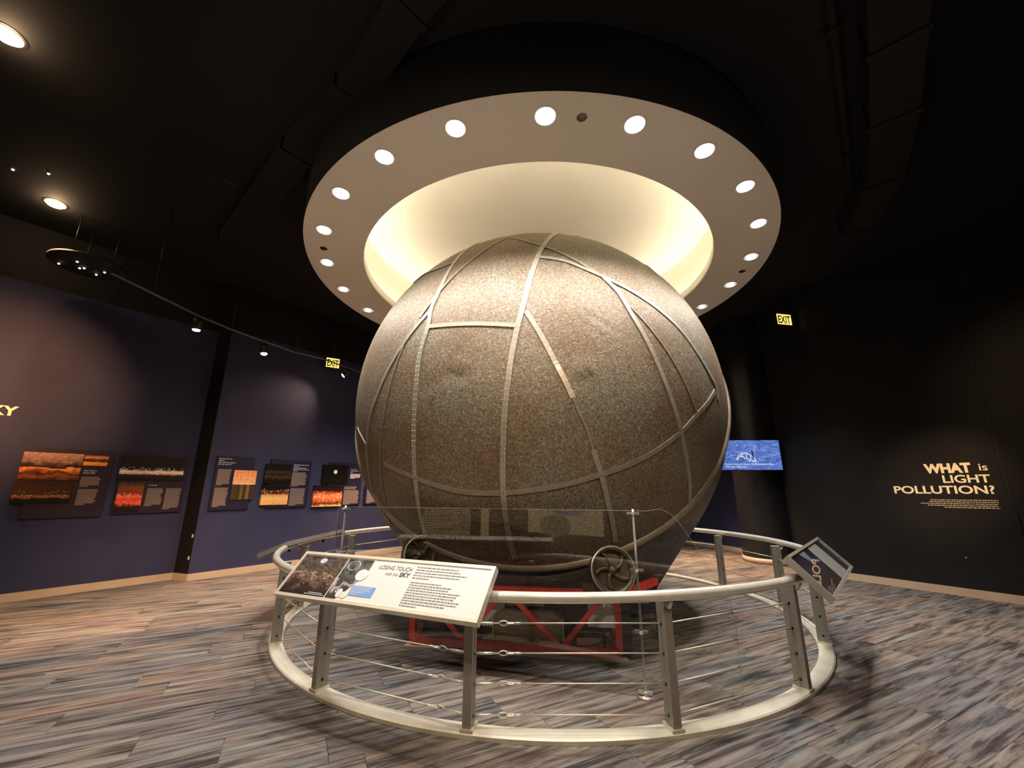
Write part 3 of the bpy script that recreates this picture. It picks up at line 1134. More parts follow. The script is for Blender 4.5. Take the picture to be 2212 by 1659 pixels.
PA = [Vector((RP * math.cos(math.radians(a)), RP * math.sin(math.radians(a)), 0)) for a in post_ang]
for z in CAB:
    pts = [p + up * z for p in PA]
    for i in range(15):
        if i == 2:
            continue          # open bay behind the right reader panel
        a, b_ = pts[i], pts[(i + 1) % 15]
        if i == 0:
            a = a.lerp(b_, 0.24)
        if i == 14:
            b_ = b_.lerp(a, 0.24)
        c_ = MB().tube([a, b_], 0.0042, 6).build('cable', 'cable', gr, origin=(0, 0, 0))
        if i not in (0, 14):
            continue
        nb = 1 if i == 0 else 14
        a, b_ = pts[0], pts[nb]
        e = (b_ - a).normalized()
        L = (b_ - a).length
        side = e.cross(up)
        MB().tube([a, a + e * 0.03, a + e * 0.031, a + e * 0.13, a + e * 0.131, a + e * 0.17], [0.004, 0.004, 0.008, 0.008, 0.004, 0.004], 8).build('turnbuckle', 'rail', c_, origin=(0, 0, 0))
        MB().tube([a + e * 0.195 + (e * math.cos(q) * 0.026 + up * math.sin(q) * 0.012) for q in [2 * PI * k / 16 for k in range(16)]], 0.0038, 6, closed=True).build('eye', 'rail', c_, origin=(0, 0, 0))
        MB().tube([a + e * 0.235 + (e * math.cos(q) * 0.024 + side * math.sin(q) * 0.010) for q in [2 * PI * k / 16 for k in range(16)]], 0.0038, 6, closed=True).build('thimble', 'rail', c_, origin=(0, 0, 0))
        MB().tube([a + e * 0.258, a + e * (0.24 * L + 0.02)], 0.0068, 8).build('ferrule', 'rail', c_, origin=(0, 0, 0))

# ================================================================== GLASS SCREEN ON TWO RODS
gL = Vector((-1.515, 3.895, 0))
gR = Vector((0.886, 3.147, 0))
gf = Frame(gL, gR, inward=(0, 0, 0))
gs = thing('acrylic_screen', (gL + gR) / 2, 'clear acrylic barrier sheet on thin steel rods in front of the sphere', 'screen')


def g_at(x, y):
    d = ray(x, y)
    t = (gf.a - EYE).dot(gf.n) / d.dot(gf.n)
    q = EYE + d * t - gf.a
    return q.dot(gf.e), q.z


edge = [g_at(1400, 1097.5), g_at(1425, 1099), g_at(1447, 1109), g_at(1465, 1127), g_at(1483, 1152), g_at(1505, 1183), g_at(1530, 1219), g_at(1555, 1255), g_at(1577, 1296), g_at(1588, 1345), g_at(1592, 1380)]
s_end, z_end = edge[-1]
ds, dz = edge[-1][0] - edge[-2][0], edge[-1][1] - edge[-2][1]
k_ = (z_end - 0.12) / -dz
edge.append((s_end + ds * k_, 0.12))
zt = 1.185
outline = [(-0.06, 0.12), (-0.06, zt)] + [(edge[0][0], zt)] + edge[1:]
mb = MB()
n_ = len(outline)
for d_ in (0.012, 0.022):
    mb.v += [gf.p(s, z, d_) for s, z in outline]
mb.f += [tuple(range(n_)), tuple(range(2 * n_ - 1, n_ - 1, -1))]
mb.sm += [False, False]
sheet = mb.build('glass_sheet', 'glass', gs)
eb = MB()
pts = [gf.p(s, z, 0.017) for s, z in outline]
for i in range(n_ - 1):
    eb.bar(pts[i], pts[i + 1], 0.0014, 0.010, up=gf.n)
eb.build('polished_edge', mat('polished_edge', (0.55, 0.53, 0.48), 0.2, var=0.02), gs)
for q in (gL, gR):
    MB().cyl(q + up * 0.01, q + up * 1.195, 0.0085, 12).build('rod', 'steel', gs)
    MB().tube([q, q + up * 0.012, q + up * 0.013, q + up * 0.03], [0.05, 0.05, 0.016, 0.014], 20).build('foot', 'steel', gs)
    for zz in (1.165, 0.78, 0.39, 0.03):
        MB().bar(q + up * zz - gf.e * 0.045, q + up * zz + gf.e * 0.045, 0.03, 0.016, up=up).build('clamp', 'steel', gs)
        MB().cyl(q + up * zz - gf.n * 0.0, q + up * zz + gf.n * 0.032, 0.011, 10).build('clamp_screw', 'steel', gs)


# ================================================================== READER PANELS ON THE RAIL
def reader(ang, tilt, cz, label, frame_mat, wd=1.547, ht=0.331, R=2.90):
    a = math.radians(ang)
    c = Vector((CX + R * math.cos(a), CY + R * math.sin(a), cz))
    e = Vector((-math.sin(a), math.cos(a), 0))
    b = Vector((-math.cos(a), -math.sin(a), 0))
    v = b * math.cos(tilt) + up * math.sin(tilt)
    fr = Frame(c - e * wd / 2 - v * ht / 2, c + e * wd / 2 - v * ht / 2, up=v)
    if fr.n.z < 0:
        fr.n = -fr.n
    t = thing('reader_panel', (c.x, c.y, cz - 0.12), label, 'sign panel', 'sloped reader panels on the railing')
    T, B = 0.046, 0.020
    slab(MB(), fr, B, wd - B, B, ht - B, -0.040, -0.030).build('backing', 'under', t)
    for nm, q in (('frame_bar', (0, wd, 0, B)), ('frame_bar', (0, wd, ht - B, ht)), ('frame_bar', (0, B, B, ht - B)), ('frame_bar', (wd - B, wd, B, ht - B))):
        slab(MB(), fr, *q, -T, 0.0).build(nm, frame_mat, t)
    for s in (wd * 0.22, wd * 0.78):
        q = fr.p(s, ht * 0.5, -0.041)
        MB().bar(q - v * 0.09, q + v * 0.09, 0.05, 0.008, up=fr.n).build('mounting_bracket', 'black', t)
        MB().cyl(q, Vector((q.x, q.y, q.z - 0.05)), 0.016, 10).build('mounting_stud', 'black', t)
    return t, fr, wd, ht


t, fr, wd, ht = reader(-114, math.radians(46.2), 0.778, 'white reader panel headed LOSING TOUCH with the SKY at front railing', 'frame_cream')
slab(MB(), fr, 0.02, wd - 0.02, 0.02, ht - 0.02, -0.030, -0.006).build('print_sheet', 'paper', t)
W_, H_ = wd, ht
crowd = picture('print_crowd_photo', [(0.0, (0.012, 0.009, 0.010)), (0.24, (0.03, 0.02, 0.018)), (0.38, (0.16, 0.08, 0.06)), (0.44, (0.025, 0.018, 0.016)), (0.50, (0.30, 0.21, 0.16)), (0.56, (0.04, 0.025, 0.02)), (0.66, (0.13, 0.085, 0.045)), (0.76, (0.03, 0.025, 0.03)), (0.86, (0.11, 0.08, 0.07)), (1.0, (0.02, 0.018, 0.02))], (0.25, 0.62, (0.55, 0.40, 0.34), 0.14), 1.1, 5.0, 11.0, 1.0)
slab(MB(), fr, 0.022, 0.432, 0.022, 0.303, -0.006, -0.0045).build('photo_print', crowd, t)
bw = picture('print_grey_photo', [(0.0, (0.02, 0.02, 0.02)), (0.25, (0.05, 0.05, 0.05)), (0.36, (0.4, 0.36, 0.38)), (0.43, (0.03, 0.03, 0.03)), (0.6, (0.09, 0.09, 0.085)), (0.72, (0.03, 0.03, 0.03)), (0.85, (0.13, 0.13, 0.12)), (1.0, (0.03, 0.035, 0.03))], (0.05, 0.4, (0.6, 0.55, 0.58), 0.16), 0.9, 3.0, 7.0, 4.0)
dm = MB()
pp = [(0.437, 0.024), (0.525, 0.024), (0.585, 0.10), (0.625, 0.16), (0.655, 0.24), (0.655, 0.303), (0.437, 0.303)]
dm.quad([fr.p(a, b_, -0.0045) for a, b_ in pp], [((a - 0.437) / 0.22, (b_ - 0.024) / 0.28) for a, b_ in pp])
dm.build('photo_print', bw, t)
slab(MB(), fr, 0.4315, 0.4375, 0.022, 0.303, -0.006, -0.0035).build('divider_line', 'paper', t)


def disc(nm, cx_, cz_, rx, rz, m_):
    d_ = MB()
    d_.quad([fr.p(cx_ + rx * math.cos(2 * PI * i / 30), cz_ + rz * math.sin(2 * PI * i / 30), -0.003) for i in range(30)])
    d_.build(nm, m_, t)


disc('dome_cutout', 0.622, 0.195, 0.048, 0.040, mat('cutout_pale', (0.62, 0.58, 0.6), 0.5, var=0.12, scale=30))
disc('clock_cutout', 0.532, 0.063, 0.022, 0.030, 'paper')
disc('face_cutout', 0.575, 0.055, 0.030, 0.022, mat('cutout_rose', (0.66, 0.56, 0.52), 0.5, var=0.1, scale=30))
disc('globe_print', 0.225, 0.268, 0.030, 0.020, mat('globe_print_ink', (0.42, 0.44, 0.55), 0.5, var=0.4, scale=40))
MB().tube([fr.p(0.516 + 0.046 * math.cos(2 * PI * i / 36), 0.252 + 0.034 * math.sin(2 * PI * i / 36), -0.003) for i in range(36)], 0.0022, 6, closed=True).build('highlight_ring', 'paper', t)
slab(MB(), fr, 0.605, 0.791, 0.057, 0.123, -0.006, -0.0035).build('caption_box', 'sky_blue', t)
rr_ = random.Random(3)
word_lines(fr, 0.616, [0.15, 0.14, 0.145, 0.11, 0.06], 0.116, 0.0112, 0.0034, -0.0030, rr_).build('caption_text', 'paper', t)
text_obj('heading', 'LOSING TOUCH', 0.040, 'ink_dark', fr, 0.982, 0.250, -0.0045, t, align='RIGHT', fit=0.257)
text_obj('heading', 'SKY', 0.040, 'ink_dark', fr, 0.988, 0.211, -0.0045, t, align='RIGHT', fit=0.080, bold=0.0014)
text_obj('heading', 'with the', 0.036, 'ink', fr, 0.896, 0.211, -0.0045, t, align='RIGHT', fit=0.10)
word_lines(fr, 1.012, [0.30, 0.32, 0.37, 0.33, 0.12], 0.288, 0.0182, 0.0064, -0.0045, rr_).build('body_text', 'ink', t)
word_lines(fr, 1.016, [0.22, 0.30, 0.29, 0.37, 0.35, 0.34, 0.38, 0.37, 0.30, 0.12], 0.186, 0.0160, 0.0062, -0.0045, rr_).build('body_text', 'ink', t)
word_lines(fr, 0.28, [0.12], 0.046, 0.01, 0.0040, -0.0040, rr_).build('photo_credit', 'paper', t)
word_lines(fr, 0.25, [0.17], 0.036, 0.01, 0.0040, -0.0040, rr_).build('photo_credit', 'paper', t)

t, fr, wd, ht = reader(-42, math.radians(46.2), 0.778, 'dark glossy reader panel on the right side of the railing', 'frame_steel')
dk = picture('print_night_photo', [(0.0, (0.010, 0.010, 0.014)), (0.35, (0.012, 0.012, 0.02)), (0.55, (0.020, 0.018, 0.05)), (0.8, (0.012, 0.012, 0.03)), (1.0, (0.008, 0.008, 0.01))], None, 0.2, 2.0, 10, 2.0, 0.3, coat=1.0)
slab(MB(), fr, 0.02, wd - 0.02, 0.02, ht - 0.02, -0.030, -0.012).build('print_sheet', dk, t)

slab(MB(), fr, 0.79, 1.21, 0.024, ht - 0.024, -0.012, -0.0105).build('text_column', mat('grey_print_coated', (0.36, 0.37, 0.34), 0.3, var=0.12, scale=30, coat=1.0), t)
slab(MB(), fr, 1.05, 1.18, 0.06, 0.085, -0.0105, -0.0098).build('column_mark', 'ink', t)
mbw = MB()
mbw.quad([fr.p(wd * q, z, -0.0105) for q, z in ((0.22, 0.305), (0.31, 0.20), (0.34, 0.21), (0.37, 0.305))])
mbw.build('pale_wedge', mat('pale_blue_print', (0.20, 0.24, 0.36), 0.3, var=0.2, scale=20, coat=1.0), t)

t, fr, wd, ht = reader(180, math.radians(22), 0.735, 'reader panel seen edge on at the left back of the railing', 'frame_steel')
slab(MB(), fr, 0.02, wd - 0.02, 0.02, ht - 0.02, -0.030, -0.008).build('print_sheet', 'paper', t)


# ================================================================== WALL GRAPHICS
def board(fr, name, label, s0, s1, z0, z1, bm='board_blue', thick=0.03):
    c = fr.p((s0 + s1) / 2, z0, 0)
    t = thing(name, c, label, 'graphic panel', 'night sky graphic panels on the blue wall')
    slab(MB(), fr, s0, s1, z0, z1, 0.001, thick).build('board', bm, t)
    return t


w1 = Frame((-6.23, 5.50, 0), (-5.23, 6.86, 0), inward=(0, 0, 0))
w2 = Frame((-4.91, 6.73, 0), (-3.265, 9.00, 0), inward=(0, 0, 0))
rr_ = random.Random(5)


def text_block(fr, t, s0, s1, z0, z1, d=0.032, m='text_tan'):
    """justified block of print: rows with a ragged right edge"""
    rows = max(5, int((z1 - z0) / 0.020))
    h = (z1 - z0) / rows
    mb = MB()
    for i in range(rows):
        e = s1 - (s1 - s0) * rr_.choice((0, 0.01, 0.03, 0.06, 0.10, 0.02))
        if i == rows - 1:
            e = s0 + (s1 - s0) * 0.45
        z = z1 - i * h
        mb.quad([fr.p(s0, z - h * 0.86, d), fr.p(e, z - h * 0.86, d), fr.p(e, z, d), fr.p(s0, z, d)])
    mb.build('text_block', m, t)


def title(fr, t, s0, z, widths, pitch=0.026, h=0.013):
    word_lines(fr, s0, widths, z, pitch, h, 0.032, rr_).build('title_text', 'lettering_grey', t)


def photo(fr, t, s0, s1, z0, z1, m, d=0.045):
    slab(MB(), fr, s0, s1, z0, z1, 0.002, d).build('photo_print', m, t)


K = lambda r, g, b: srgb(min(255, r * 1.22), min(255, g * 1.18), min(255, b * 1.18))
A = board(w1, 'graphic_panel', 'leftmost large panel with orange lit street and tree photos', -0.05, 0.70, 0.975, 1.875, 'board_dark')
photo(w1, A, -0.165, 0.385, 1.46, 1.815, picture('photo_street_tree', [(0.0, K(52, 26, 12)), (0.16, K(120, 66, 30)), (0.24, K(48, 22, 10)), (0.36, K(170, 96, 44)), (0.41, K(225, 140, 70)), (0.46, K(40, 20, 12)), (0.56, K(50, 30, 22)), (0.66, K(120, 92, 84)), (1.0, K(150, 120, 112))], (0.6, 0.85, K(250, 200, 130), 0.13), 0.55, 4, 6, 1.3))
photo(w1, A, -0.165, 0.345, 1.165, 1.455, picture('photo_city_dusk', [(0.0, K(8, 10, 6)), (0.2, K(12, 16, 8)), (0.30, K(150, 90, 40)), (0.38, K(60, 38, 16)), (0.6, K(58, 34, 12)), (1.0, K(48, 22, 8))], (0.24, 0.55, K(255, 226, 170), 0.20), 0.28, 7, 16, 2.1))
photo(w1, A, 0.395, 0.64, 1.665, 1.805, picture('photo_orange_sky', [(0.0, K(200, 120, 40)), (0.3, K(215, 145, 60)), (0.42, K(70, 34, 16)), (0.6, K(60, 34, 20)), (0.8, K(200, 130, 70)), (1.0, K(110, 84, 80))], None, 0.4, 4, 6, 3.0))
title(w1, A, 0.42, 1.60, [0.13, 0.12], 0.03)
text_block(w1, A, 0.413, 0.612, 1.372, 1.512)
text_block(w1, A, 0.413, 0.612, 1.13, 1.345)

Bp = board(w1, 'graphic_panel', 'panel with white lit skyline strip and red traffic photo left of pilaster', 0.80, 1.60, 1.0, 1.845, 'board_dark')
photo(w1, Bp, 0.79, 1.555, 1.478, 1.828, picture('photo_white_skyline', [(0.0, K(10, 8, 6)), (0.22, K(40, 26, 16)), (0.28, K(210, 160, 140)), (0.36, K(240, 210, 200)), (0.44, K(60, 40, 36)), (0.5, K(22, 18, 8)), (1.0, K(20, 18, 8))], (0.26, 0.52, K(255, 246, 238), 0.30), 0.16, 9, 22, 5.0))
photo(w1, Bp, 0.818, 1.105, 1.03, 1.445, picture('photo_red_traffic', [(0.0, K(28, 12, 8)), (0.18, K(36, 14, 10)), (0.28, K(235, 90, 60)), (0.42, K(200, 50, 40)), (0.52, K(240, 110, 80)), (0.62, K(120, 34, 20)), (0.8, K(110, 70, 30)), (1.0, K(40, 28, 12))], (0.3, 0.75, K(255, 210, 180), 0.18), 0.35, 7, 10, 6.0))
title(w1, Bp, 1.16, 1.41, [0.10], 0.03)
text_block(w1, Bp, 1.15, 1.345, 1.095, 1.36)
text_block(w1, Bp, 1.378, 1.572, 1.045, 1.36)

Cp = board(w2, 'graphic_panel', 'blue panel with tan road to horizon photo right of pilaster', 0.108, 0.680, 1.018, 1.885)
photo(w2, Cp, 0.385, 0.735, 1.425, 1.66, picture('photo_sand_sky', [(0.0, K(245, 200, 170)), (0.1, K(235, 160, 110)), (0.6, K(226, 146, 98)), (1.0, K(215, 134, 84))], None, 0.15, 3, 6, 7.0))
photo(w2, Cp, 0.385, 0.725, 1.18, 1.425, picture('photo_night_road', [(0.0, K(70, 54, 26)), (0.34, K(52, 40, 22)), (0.42, K(110, 92, 44)), (0.5, K(60, 48, 26)), (0.62, K(56, 44, 24)), (0.72, K(120, 100, 56)), (0.8, K(54, 40, 24)), (1.0, K(64, 48, 24))], None, 0.10, 6, 6, 8.0, axis='X'))
title(w2, Cp, 0.135, 1.842, [0.20, 0.08, 0.25, 0.20], 0.030, 0.014)
text_block(w2, Cp, 0.147, 0.345, 1.407, 1.668)
text_block(w2, Cp, 0.143, 0.340, 1.066, 1.372)

Dp = board(w2, 'graphic_panel', 'blue panel with dark city photo above bright sandy foreground photo', 0.955, 1.70, 1.03, 1.875)
photo(w2, Dp, 0.873, 1.328, 1.446, 1.79, picture('photo_dark_aerial', [(0.0, K(8, 8, 6)), (0.2, K(14, 10, 8)), (0.34, K(60, 44, 26)), (0.46, K(16, 10, 8)), (0.58, K(50, 44, 30)), (0.7, K(10, 8, 8)), (1.0, K(6, 5, 6))], (0.15, 0.45, K(210, 190, 140), 0.13), 0.3, 8, 14, 9.0))
photo(w2, Dp, 0.862, 1.322, 1.08, 1.42, picture('photo_bright_ground', [(0.0, K(226, 150, 84)), (0.35, K(238, 176, 112)), (0.50, K(200, 130, 70)), (0.56, K(20, 10, 8)), (0.68, K(90, 46, 34)), (0.76, K(16, 8, 8)), (1.0, K(10, 8, 10))], (0.56, 0.78, K(255, 220, 196), 0.26), 0.12, 6, 14, 10.0))
title(w2, Dp, 1.365, 1.80, [0.28, 0.10, 0.26, 0.30, 0.08], 0.028, 0.014)
text_block(w2, Dp, 1.352, 1.632, 1.40, 1.655)
text_block(w2, Dp, 1.352, 1.632, 1.056, 1.366)

Ep = board(w2, 'graphic_panel', 'blue panel with moon in black sky above glowing crowded street photo', 2.08, 2.84, 1.04, 1.88)
photo(w2, Ep, 1.942, 2.49, 1.458, 1.825, picture('photo_black_sky', [(0.0, K(12, 8, 6)), (0.5, K(9, 7, 6)), (1.0, K(5, 5, 5))], (0.1, 0.5, K(140, 120, 80), 0.06), 0.3, 5, 9, 11.0))
mm = MB()
mm.quad([w2.p(2.21 + 0.04 * math.cos(2 * PI * i / 20), 1.69 + 0.04 * math.sin(2 * PI * i / 20), 0.046) for i in range(20)])
mm.build('moon_print', mat('moon_print_ink', (0.95, 0.9, 0.62), 0.5, var=0.04), Ep)
photo(w2, Ep, 1.80, 2.405, 1.022, 1.42, picture('photo_street_glow', [(0.0, K(226, 170, 100)), (0.14, K(60, 26, 12)), (0.3, K(190, 84, 44)), (0.5, K(235, 130, 80)), (0.62, K(180, 70, 40)), (0.74, K(40, 22, 12)), (1.0, K(14, 10, 8))], (0.2, 0.7, K(255, 226, 180), 0.26), 0.4, 8, 13, 12.0))
title(w2, Ep, 2.56, 1.76, [0.14, 0.20, 0.05], 0.030, 0.012)
text_block(w2, Ep, 2.555, 2.80, 1.565, 1.665, m='lettering_grey')
title(w2, Ep, 2.45, 1.40, [0.28, 0.27], 0.030, 0.012)
text_block(w2, Ep, 2.445, 2.80, 1.045, 1.335)

w2b = Frame((-3.265, 9.0, 0), (-2.47, 10.02, 0), inward=(0, 0, 0))
Fp = board(w2b, 'graphic_panel', 'blue panel mostly hidden behind the left edge of the sphere', 0.14, 0.78, 1.04, 1.45)
text_block(w2b, Fp, 0.19, 0.42, 1.06, 1.37)

# lettering on the left wall (last word of a heading)
lt = thing('wall_lettering', w1.p(-0.5, 2.25, 0), 'cream SKY lettering on the left wall cut by the frame', 'lettering')
text_obj('letters', 'SKY', 0.165, 'lettering', w1, -0.318, 2.262, 0.003, lt, bold=0.006, align='RIGHT', thick=0.002, fit=0.31)

# right wall lettering
w3 = Frame((5.219, 6.813, 0), (6.147, 5.402, 0), inward=(0, 0, 0))
lt = thing('wall_lettering', w3.p(1.2, 1.1, 0), 'cream WHAT is LIGHT POLLUTION? lettering on the black right wall', 'lettering')
text_obj('letters', 'WHAT', 0.165, 'lettering', w3, 1.545, 1.565, 0.003, lt, bold=0.009, align='RIGHT', thick=0.002, fit=0.455)
text_obj('letters', 'is', 0.130, 'lettering', w3, 1.690, 1.580, 0.003, lt, bold=0.001, align='RIGHT', thick=0.002, fit=0.075)
text_obj('letters', 'LIGHT', 0.140, 'lettering', w3, 1.690, 1.430, 0.003, lt, bold=0.003, align='RIGHT', thick=0.002, fit=0.44)
text_obj('letters', 'POLLUTION?', 0.143, 'lettering', w3, 1.700, 1.288, 0.003, lt, bold=0.003, align='RIGHT', thick=0.002, fit=0.985)
rr_ = random.Random(9)
word_lines(w3, 0, [0.62, 0.64, 0.73, 0.66, 0.50], 1.208, 0.024, 0.0095, 0.003, rr_, right_to=1.70).build('small_print', mat('cream_small_print', (0.62, 0.48, 0.34), 0.5, var=0.03), lt)
sm_ = slab(MB(), w3, 1.80, 1.825, 0.10, WALL_TOP, 0.0, 0.012).build('trim_9', 'ceil_black')
tag(sm_, kind='structure')
wb = thing('wall_box', w3.p(1.285, 0.46, 0), 'small metal floor level outlet on the black right wall', 'outlet')
slab(MB(), w3, 1.26, 1.315, 0.45, 0.50, 0.0, 0.006).build('plate', 'black', wb)
slab(MB(), w3, 1.272, 1.290, 0.476, 0.486, 0.006, 0.010).build('latch', 'rail', wb)

# ================================================================== ROUND COLUMN, SCREEN, EXIT SIGNS
cm = thing('round_column', (5.03, 8.50, 0), 'dark round column at back right behind the blue screen', 'column')
MB().lathe([(0.50, 0.0), (0.50, CEIL)], 64).build('shaft', mat('dark_column_paint', (0.014, 0.014, 0.016), 0.35, var=0.1), cm, origin=(0, 0, 0))
MB().lathe([(0.501, 0.0), (0.514, 0.0), (0.514, 0.10), (0.501, 0.10)], 64, closed_prof=True).build('base_band', 'base_tan', cm, origin=(0, 0, 0))

TVY = 7.75
pa, pb = at_y(1560, 1016, TVY), at_y(1691, 1012.5, TVY)
pt_ = at_y(1682.5, 951, TVY)
tv_f = Frame((pa.x, pa.y, 0), (pb.x, pb.y, 0), inward=(0, 0, 0))
z0, z1 = pa.z + 0.01, pt_.z
L = tv_f.len
tv = thing('display_screen', tv_f.p(L / 2, z0, 0), 'glowing blue screen with white constellation drawing beside the sphere', 'screen')
slab(MB(), tv_f, -0.012, L + 0.012, z0 - 0.012, z1 + 0.012, -0.05, -0.002).build('bezel', 'black', tv)
slab(MB(), tv_f, 0, L, z0, z1, -0.002, 0.001).build('lit_panel', 'screen_blue', tv)
MB().bar(tv_f.p(L / 2, (z0 + z1) / 2, -0.05), Vector((5.0, 8.15, (z0 + z1) / 2)), 0.14, 0.2).build('wall_mount', 'black', tv)
Hh = z1 - z0
sb = MB()
rs = random.Random(2)
stars = [(0.30, 0.84), (0.42, 0.80), (0.40, 0.70), (0.24, 0.62), (0.56, 0.66), (0.70, 0.70), (0.74, 0.66), (0.72, 0.60), (0.58, 0.78), (0.86, 0.42), (0.64, 0.38), (0.90, 0.30), (0.95, 0.55), (0.28, 0.90), (0.55, 0.30), (0.80, 0.2), (0.18, 0.5)]
for (a, b_) in stars:
    c = tv_f.p(a * L, z0 + b_ * Hh, 0.002)
    r_ = rs.uniform(0.004, 0.009)
    sb.quad([c + (tv_f.e * math.cos(q * PI / 4) + up * math.sin(q * PI / 4)) * r_ for q in range(8)])
for (a, b_) in (((0.24, 0.62), (0.40, 0.58)), ((0.56, 0.30), (0.60, 0.86)), ((0.34, 0.50), (0.46, 0.56)), ((0.10, 0.42), (0.26, 0.50)), ((0.70, 0.42), (0.96, 0.52))):
    p_, q_ = tv_f.p(a[0] * L, z0 + a[1] * Hh, 0.002), tv_f.p(b_[0] * L, z0 + b_[1] * Hh, 0.002)
    s_ = (q_ - p_).cross(tv_f.n).normalized() * 0.0014
    sb.quad([p_ - s_, q_ - s_, q_ + s_, p_ + s_])
sb.build('star_map', 'screen_white', tv)
fg = [(0.26, 0.34), (0.29, 0.46), (0.36, 0.55), (0.44, 0.56), (0.50, 0.50), (0.54, 0.40), (0.58, 0.32), (0.54, 0.27), (0.50, 0.34), (0.47, 0.28), (0.44, 0.40), (0.40, 0.36), (0.37, 0.46), (0.31, 0.44), (0.29, 0.36)]
f_ = MB()
for i in range(len(fg)):
    a, b_ = fg[i], fg[(i + 1) % len(fg)]
    f_.bar(tv_f.p(a[0] * L, z0 + a[1] * Hh, 0.0022), tv_f.p(b_[0] * L, z0 + b_[1] * Hh, 0.0022), 0.011, 0.0006, up=tv_f.n)
for i in range(9):
    a = fg[2 + i % 5]
    f_.bar(tv_f.p(a[0] * L, z0 + (a[1] - 0.02) * Hh, 0.0022), tv_f.p((a[0] - 0.02 + 0.01 * (i % 3)) * L, z0 + (a[1] - 0.14) * Hh, 0.0022), 0.006, 0.0006, up=tv_f.n)
f_.build('constellation_figure', 'screen_white', tv)
text_obj('caption', 'Conservationists repaint the constellation lines', 0.044, 'screen_white', tv_f, 0.06 * L, z0 + 0.165 * Hh, 0.002, tv, fit=0.80 * L)
text_obj('caption', 'with ultraviolet paint.', 0.044, 'screen_white', tv_f, 0.06 * L, z0 + 0.075 * Hh, 0.002, tv, fit=0.36 * L)


def exit_sign(c, aim, wdt, hgt, label):
    t = thing('exit_sign', c, label, 'exit sign')
    d = (Vector(aim) - c)
    d.z = 0
    d.normalize()
    e = up.cross(d)
    fr = Frame(c - e * wdt / 2 - up * hgt / 2, c + e * wdt / 2 - up * hgt / 2, inward=c + d)
    slab(MB(), fr, -0.008, wdt + 0.008, -0.008, hgt + 0.008, -0.06, -0.001).build('housing', 'black', t)
    slab(MB(), fr, 0, wdt, 0, hgt, -0.001, 0.001).build('lit_face', 'exit_glow', t)
    text_obj('letters', 'EXIT', hgt * 1.02, 'exit_ink', fr, wdt / 2, hgt * 0.13, 0.002, t, align='CENTER', fit=wdt * 0.86, bold=hgt * 0.022)
    MB().cyl(fr.p(wdt / 2, hgt, -0.03), Vector((c.x - d.x * 0.03, c.y - d.y * 0.03, CEIL)), 0.008, 8).build('hanger', 'black', t)
    return t


exit_sign(at_y(1694, 690, 6.9), (6.3, 0, 0), 0.30, 0.20, 'glowing yellow EXIT sign hanging right of the sphere')
exit_sign(at_y(719, 784, 8.0), (1.5, 0, 0), 0.25, 0.195, 'glowing yellow EXIT sign behind the track left of the sphere')

# ================================================================== TRACK AND CEILING LIGHTS
TZ = 3.70
tp = [at_z(x, y, TZ) for x, y in ((240, 590), (330, 634), (430, 683), (500, 712), (570, 738), (640, 762), (700, 776), (795, 810))]
tr = thing('lighting_track', (tp[3].x, tp[3].y, TZ), 'thin grey lighting track running along the left wall', 'lighting track')
for i in range(len(tp) - 1):
    MB().bar(tp[i], tp[i + 1], 0.022, 0.018).build('track_length', mat('track_grey', (0.20, 0.20, 0.21), 0.4, metal=0.4) if i == 0 else bpy.data.materials['track_grey'], tr)
for i in (1, 3, 5):
    MB().cyl(tp[i], Vector((tp[i].x, tp[i].y, CEIL)), 0.006, 6).build('hanger', 'black', tr)


def track_head(x, y, aim, watts, label, color=(1, 0.72, 0.45), angle=60, h=TZ, lit=True, r=0.055, ln=0.17, at=None, lens='bulb_warm'):
    top = at if at is not None else at_z(x, y, h)
    t = thing('track_spotlight', top - up * 0.3, label, 'spotlight', 'spotlights on the ceiling tracks')
    MB().cyl(top, top - up * 0.07, 0.013, 10).build('stem', 'black', t)
    piv = top - up * 0.11
    d = (Vector(aim) - piv).normalized()
    m = axis_matrix(d, piv)
    MB().lathe([(0.001, -ln * 0.45), (r * 0.8, -ln * 0.45), (r, -ln * 0.3), (r, ln * 0.55), (r * 0.9, ln * 0.55), (r * 0.88, ln * 0.42)], 24, m).build('can', 'black', t)
    MB().lathe([(r * 0.89, ln * 0.50), (r * 0.7, ln * 0.62), (0.001, ln * 0.68)], 24, m).build('lens', lens if lit else 'black', t)
    MB().tube([top - up * 0.06 + (m.to_3x3() @ Vector((r * 1.05 * math.cos(q), 0, 0))) + Vector((0, 0, -0.05 * math.sin(q))) for q in [PI * i / 10 for i in range(11)]], 0.005, 6).build('yoke', 'black', t)
    lp = piv + d * (ln * 0.55 + 0.05)
    if watts:
        lamp('track_lamp', 'SPOT', lp, aim, watts * WASH, color, 0.03, angle, 1.0)
    return t


WARM = (1.0, 0.66, 0.38)
track_head(430, 683.5, Vector((at_z(430, 683.5, TZ).x, at_z(430, 683.5, TZ).y, 0)), 260, 'small track spotlight at the left end of the visible track', (1.0, 0.58, 0.30), 64)
track_head(573, 739.5, Vector((at_z(573, 739.5, TZ).x, at_z(573, 739.5, TZ).y - 0.30, 0)) + Vector((0.55, 0, 0)), 520, 'black cylinder spotlight hanging in the middle of the left track', (1.0, 0.58, 0.30), 70)
track_head(752, 794.5, w2.p(1.0, 2.75), 60, 'glowing spotlight on the left track beside the sphere', WARM, 80)
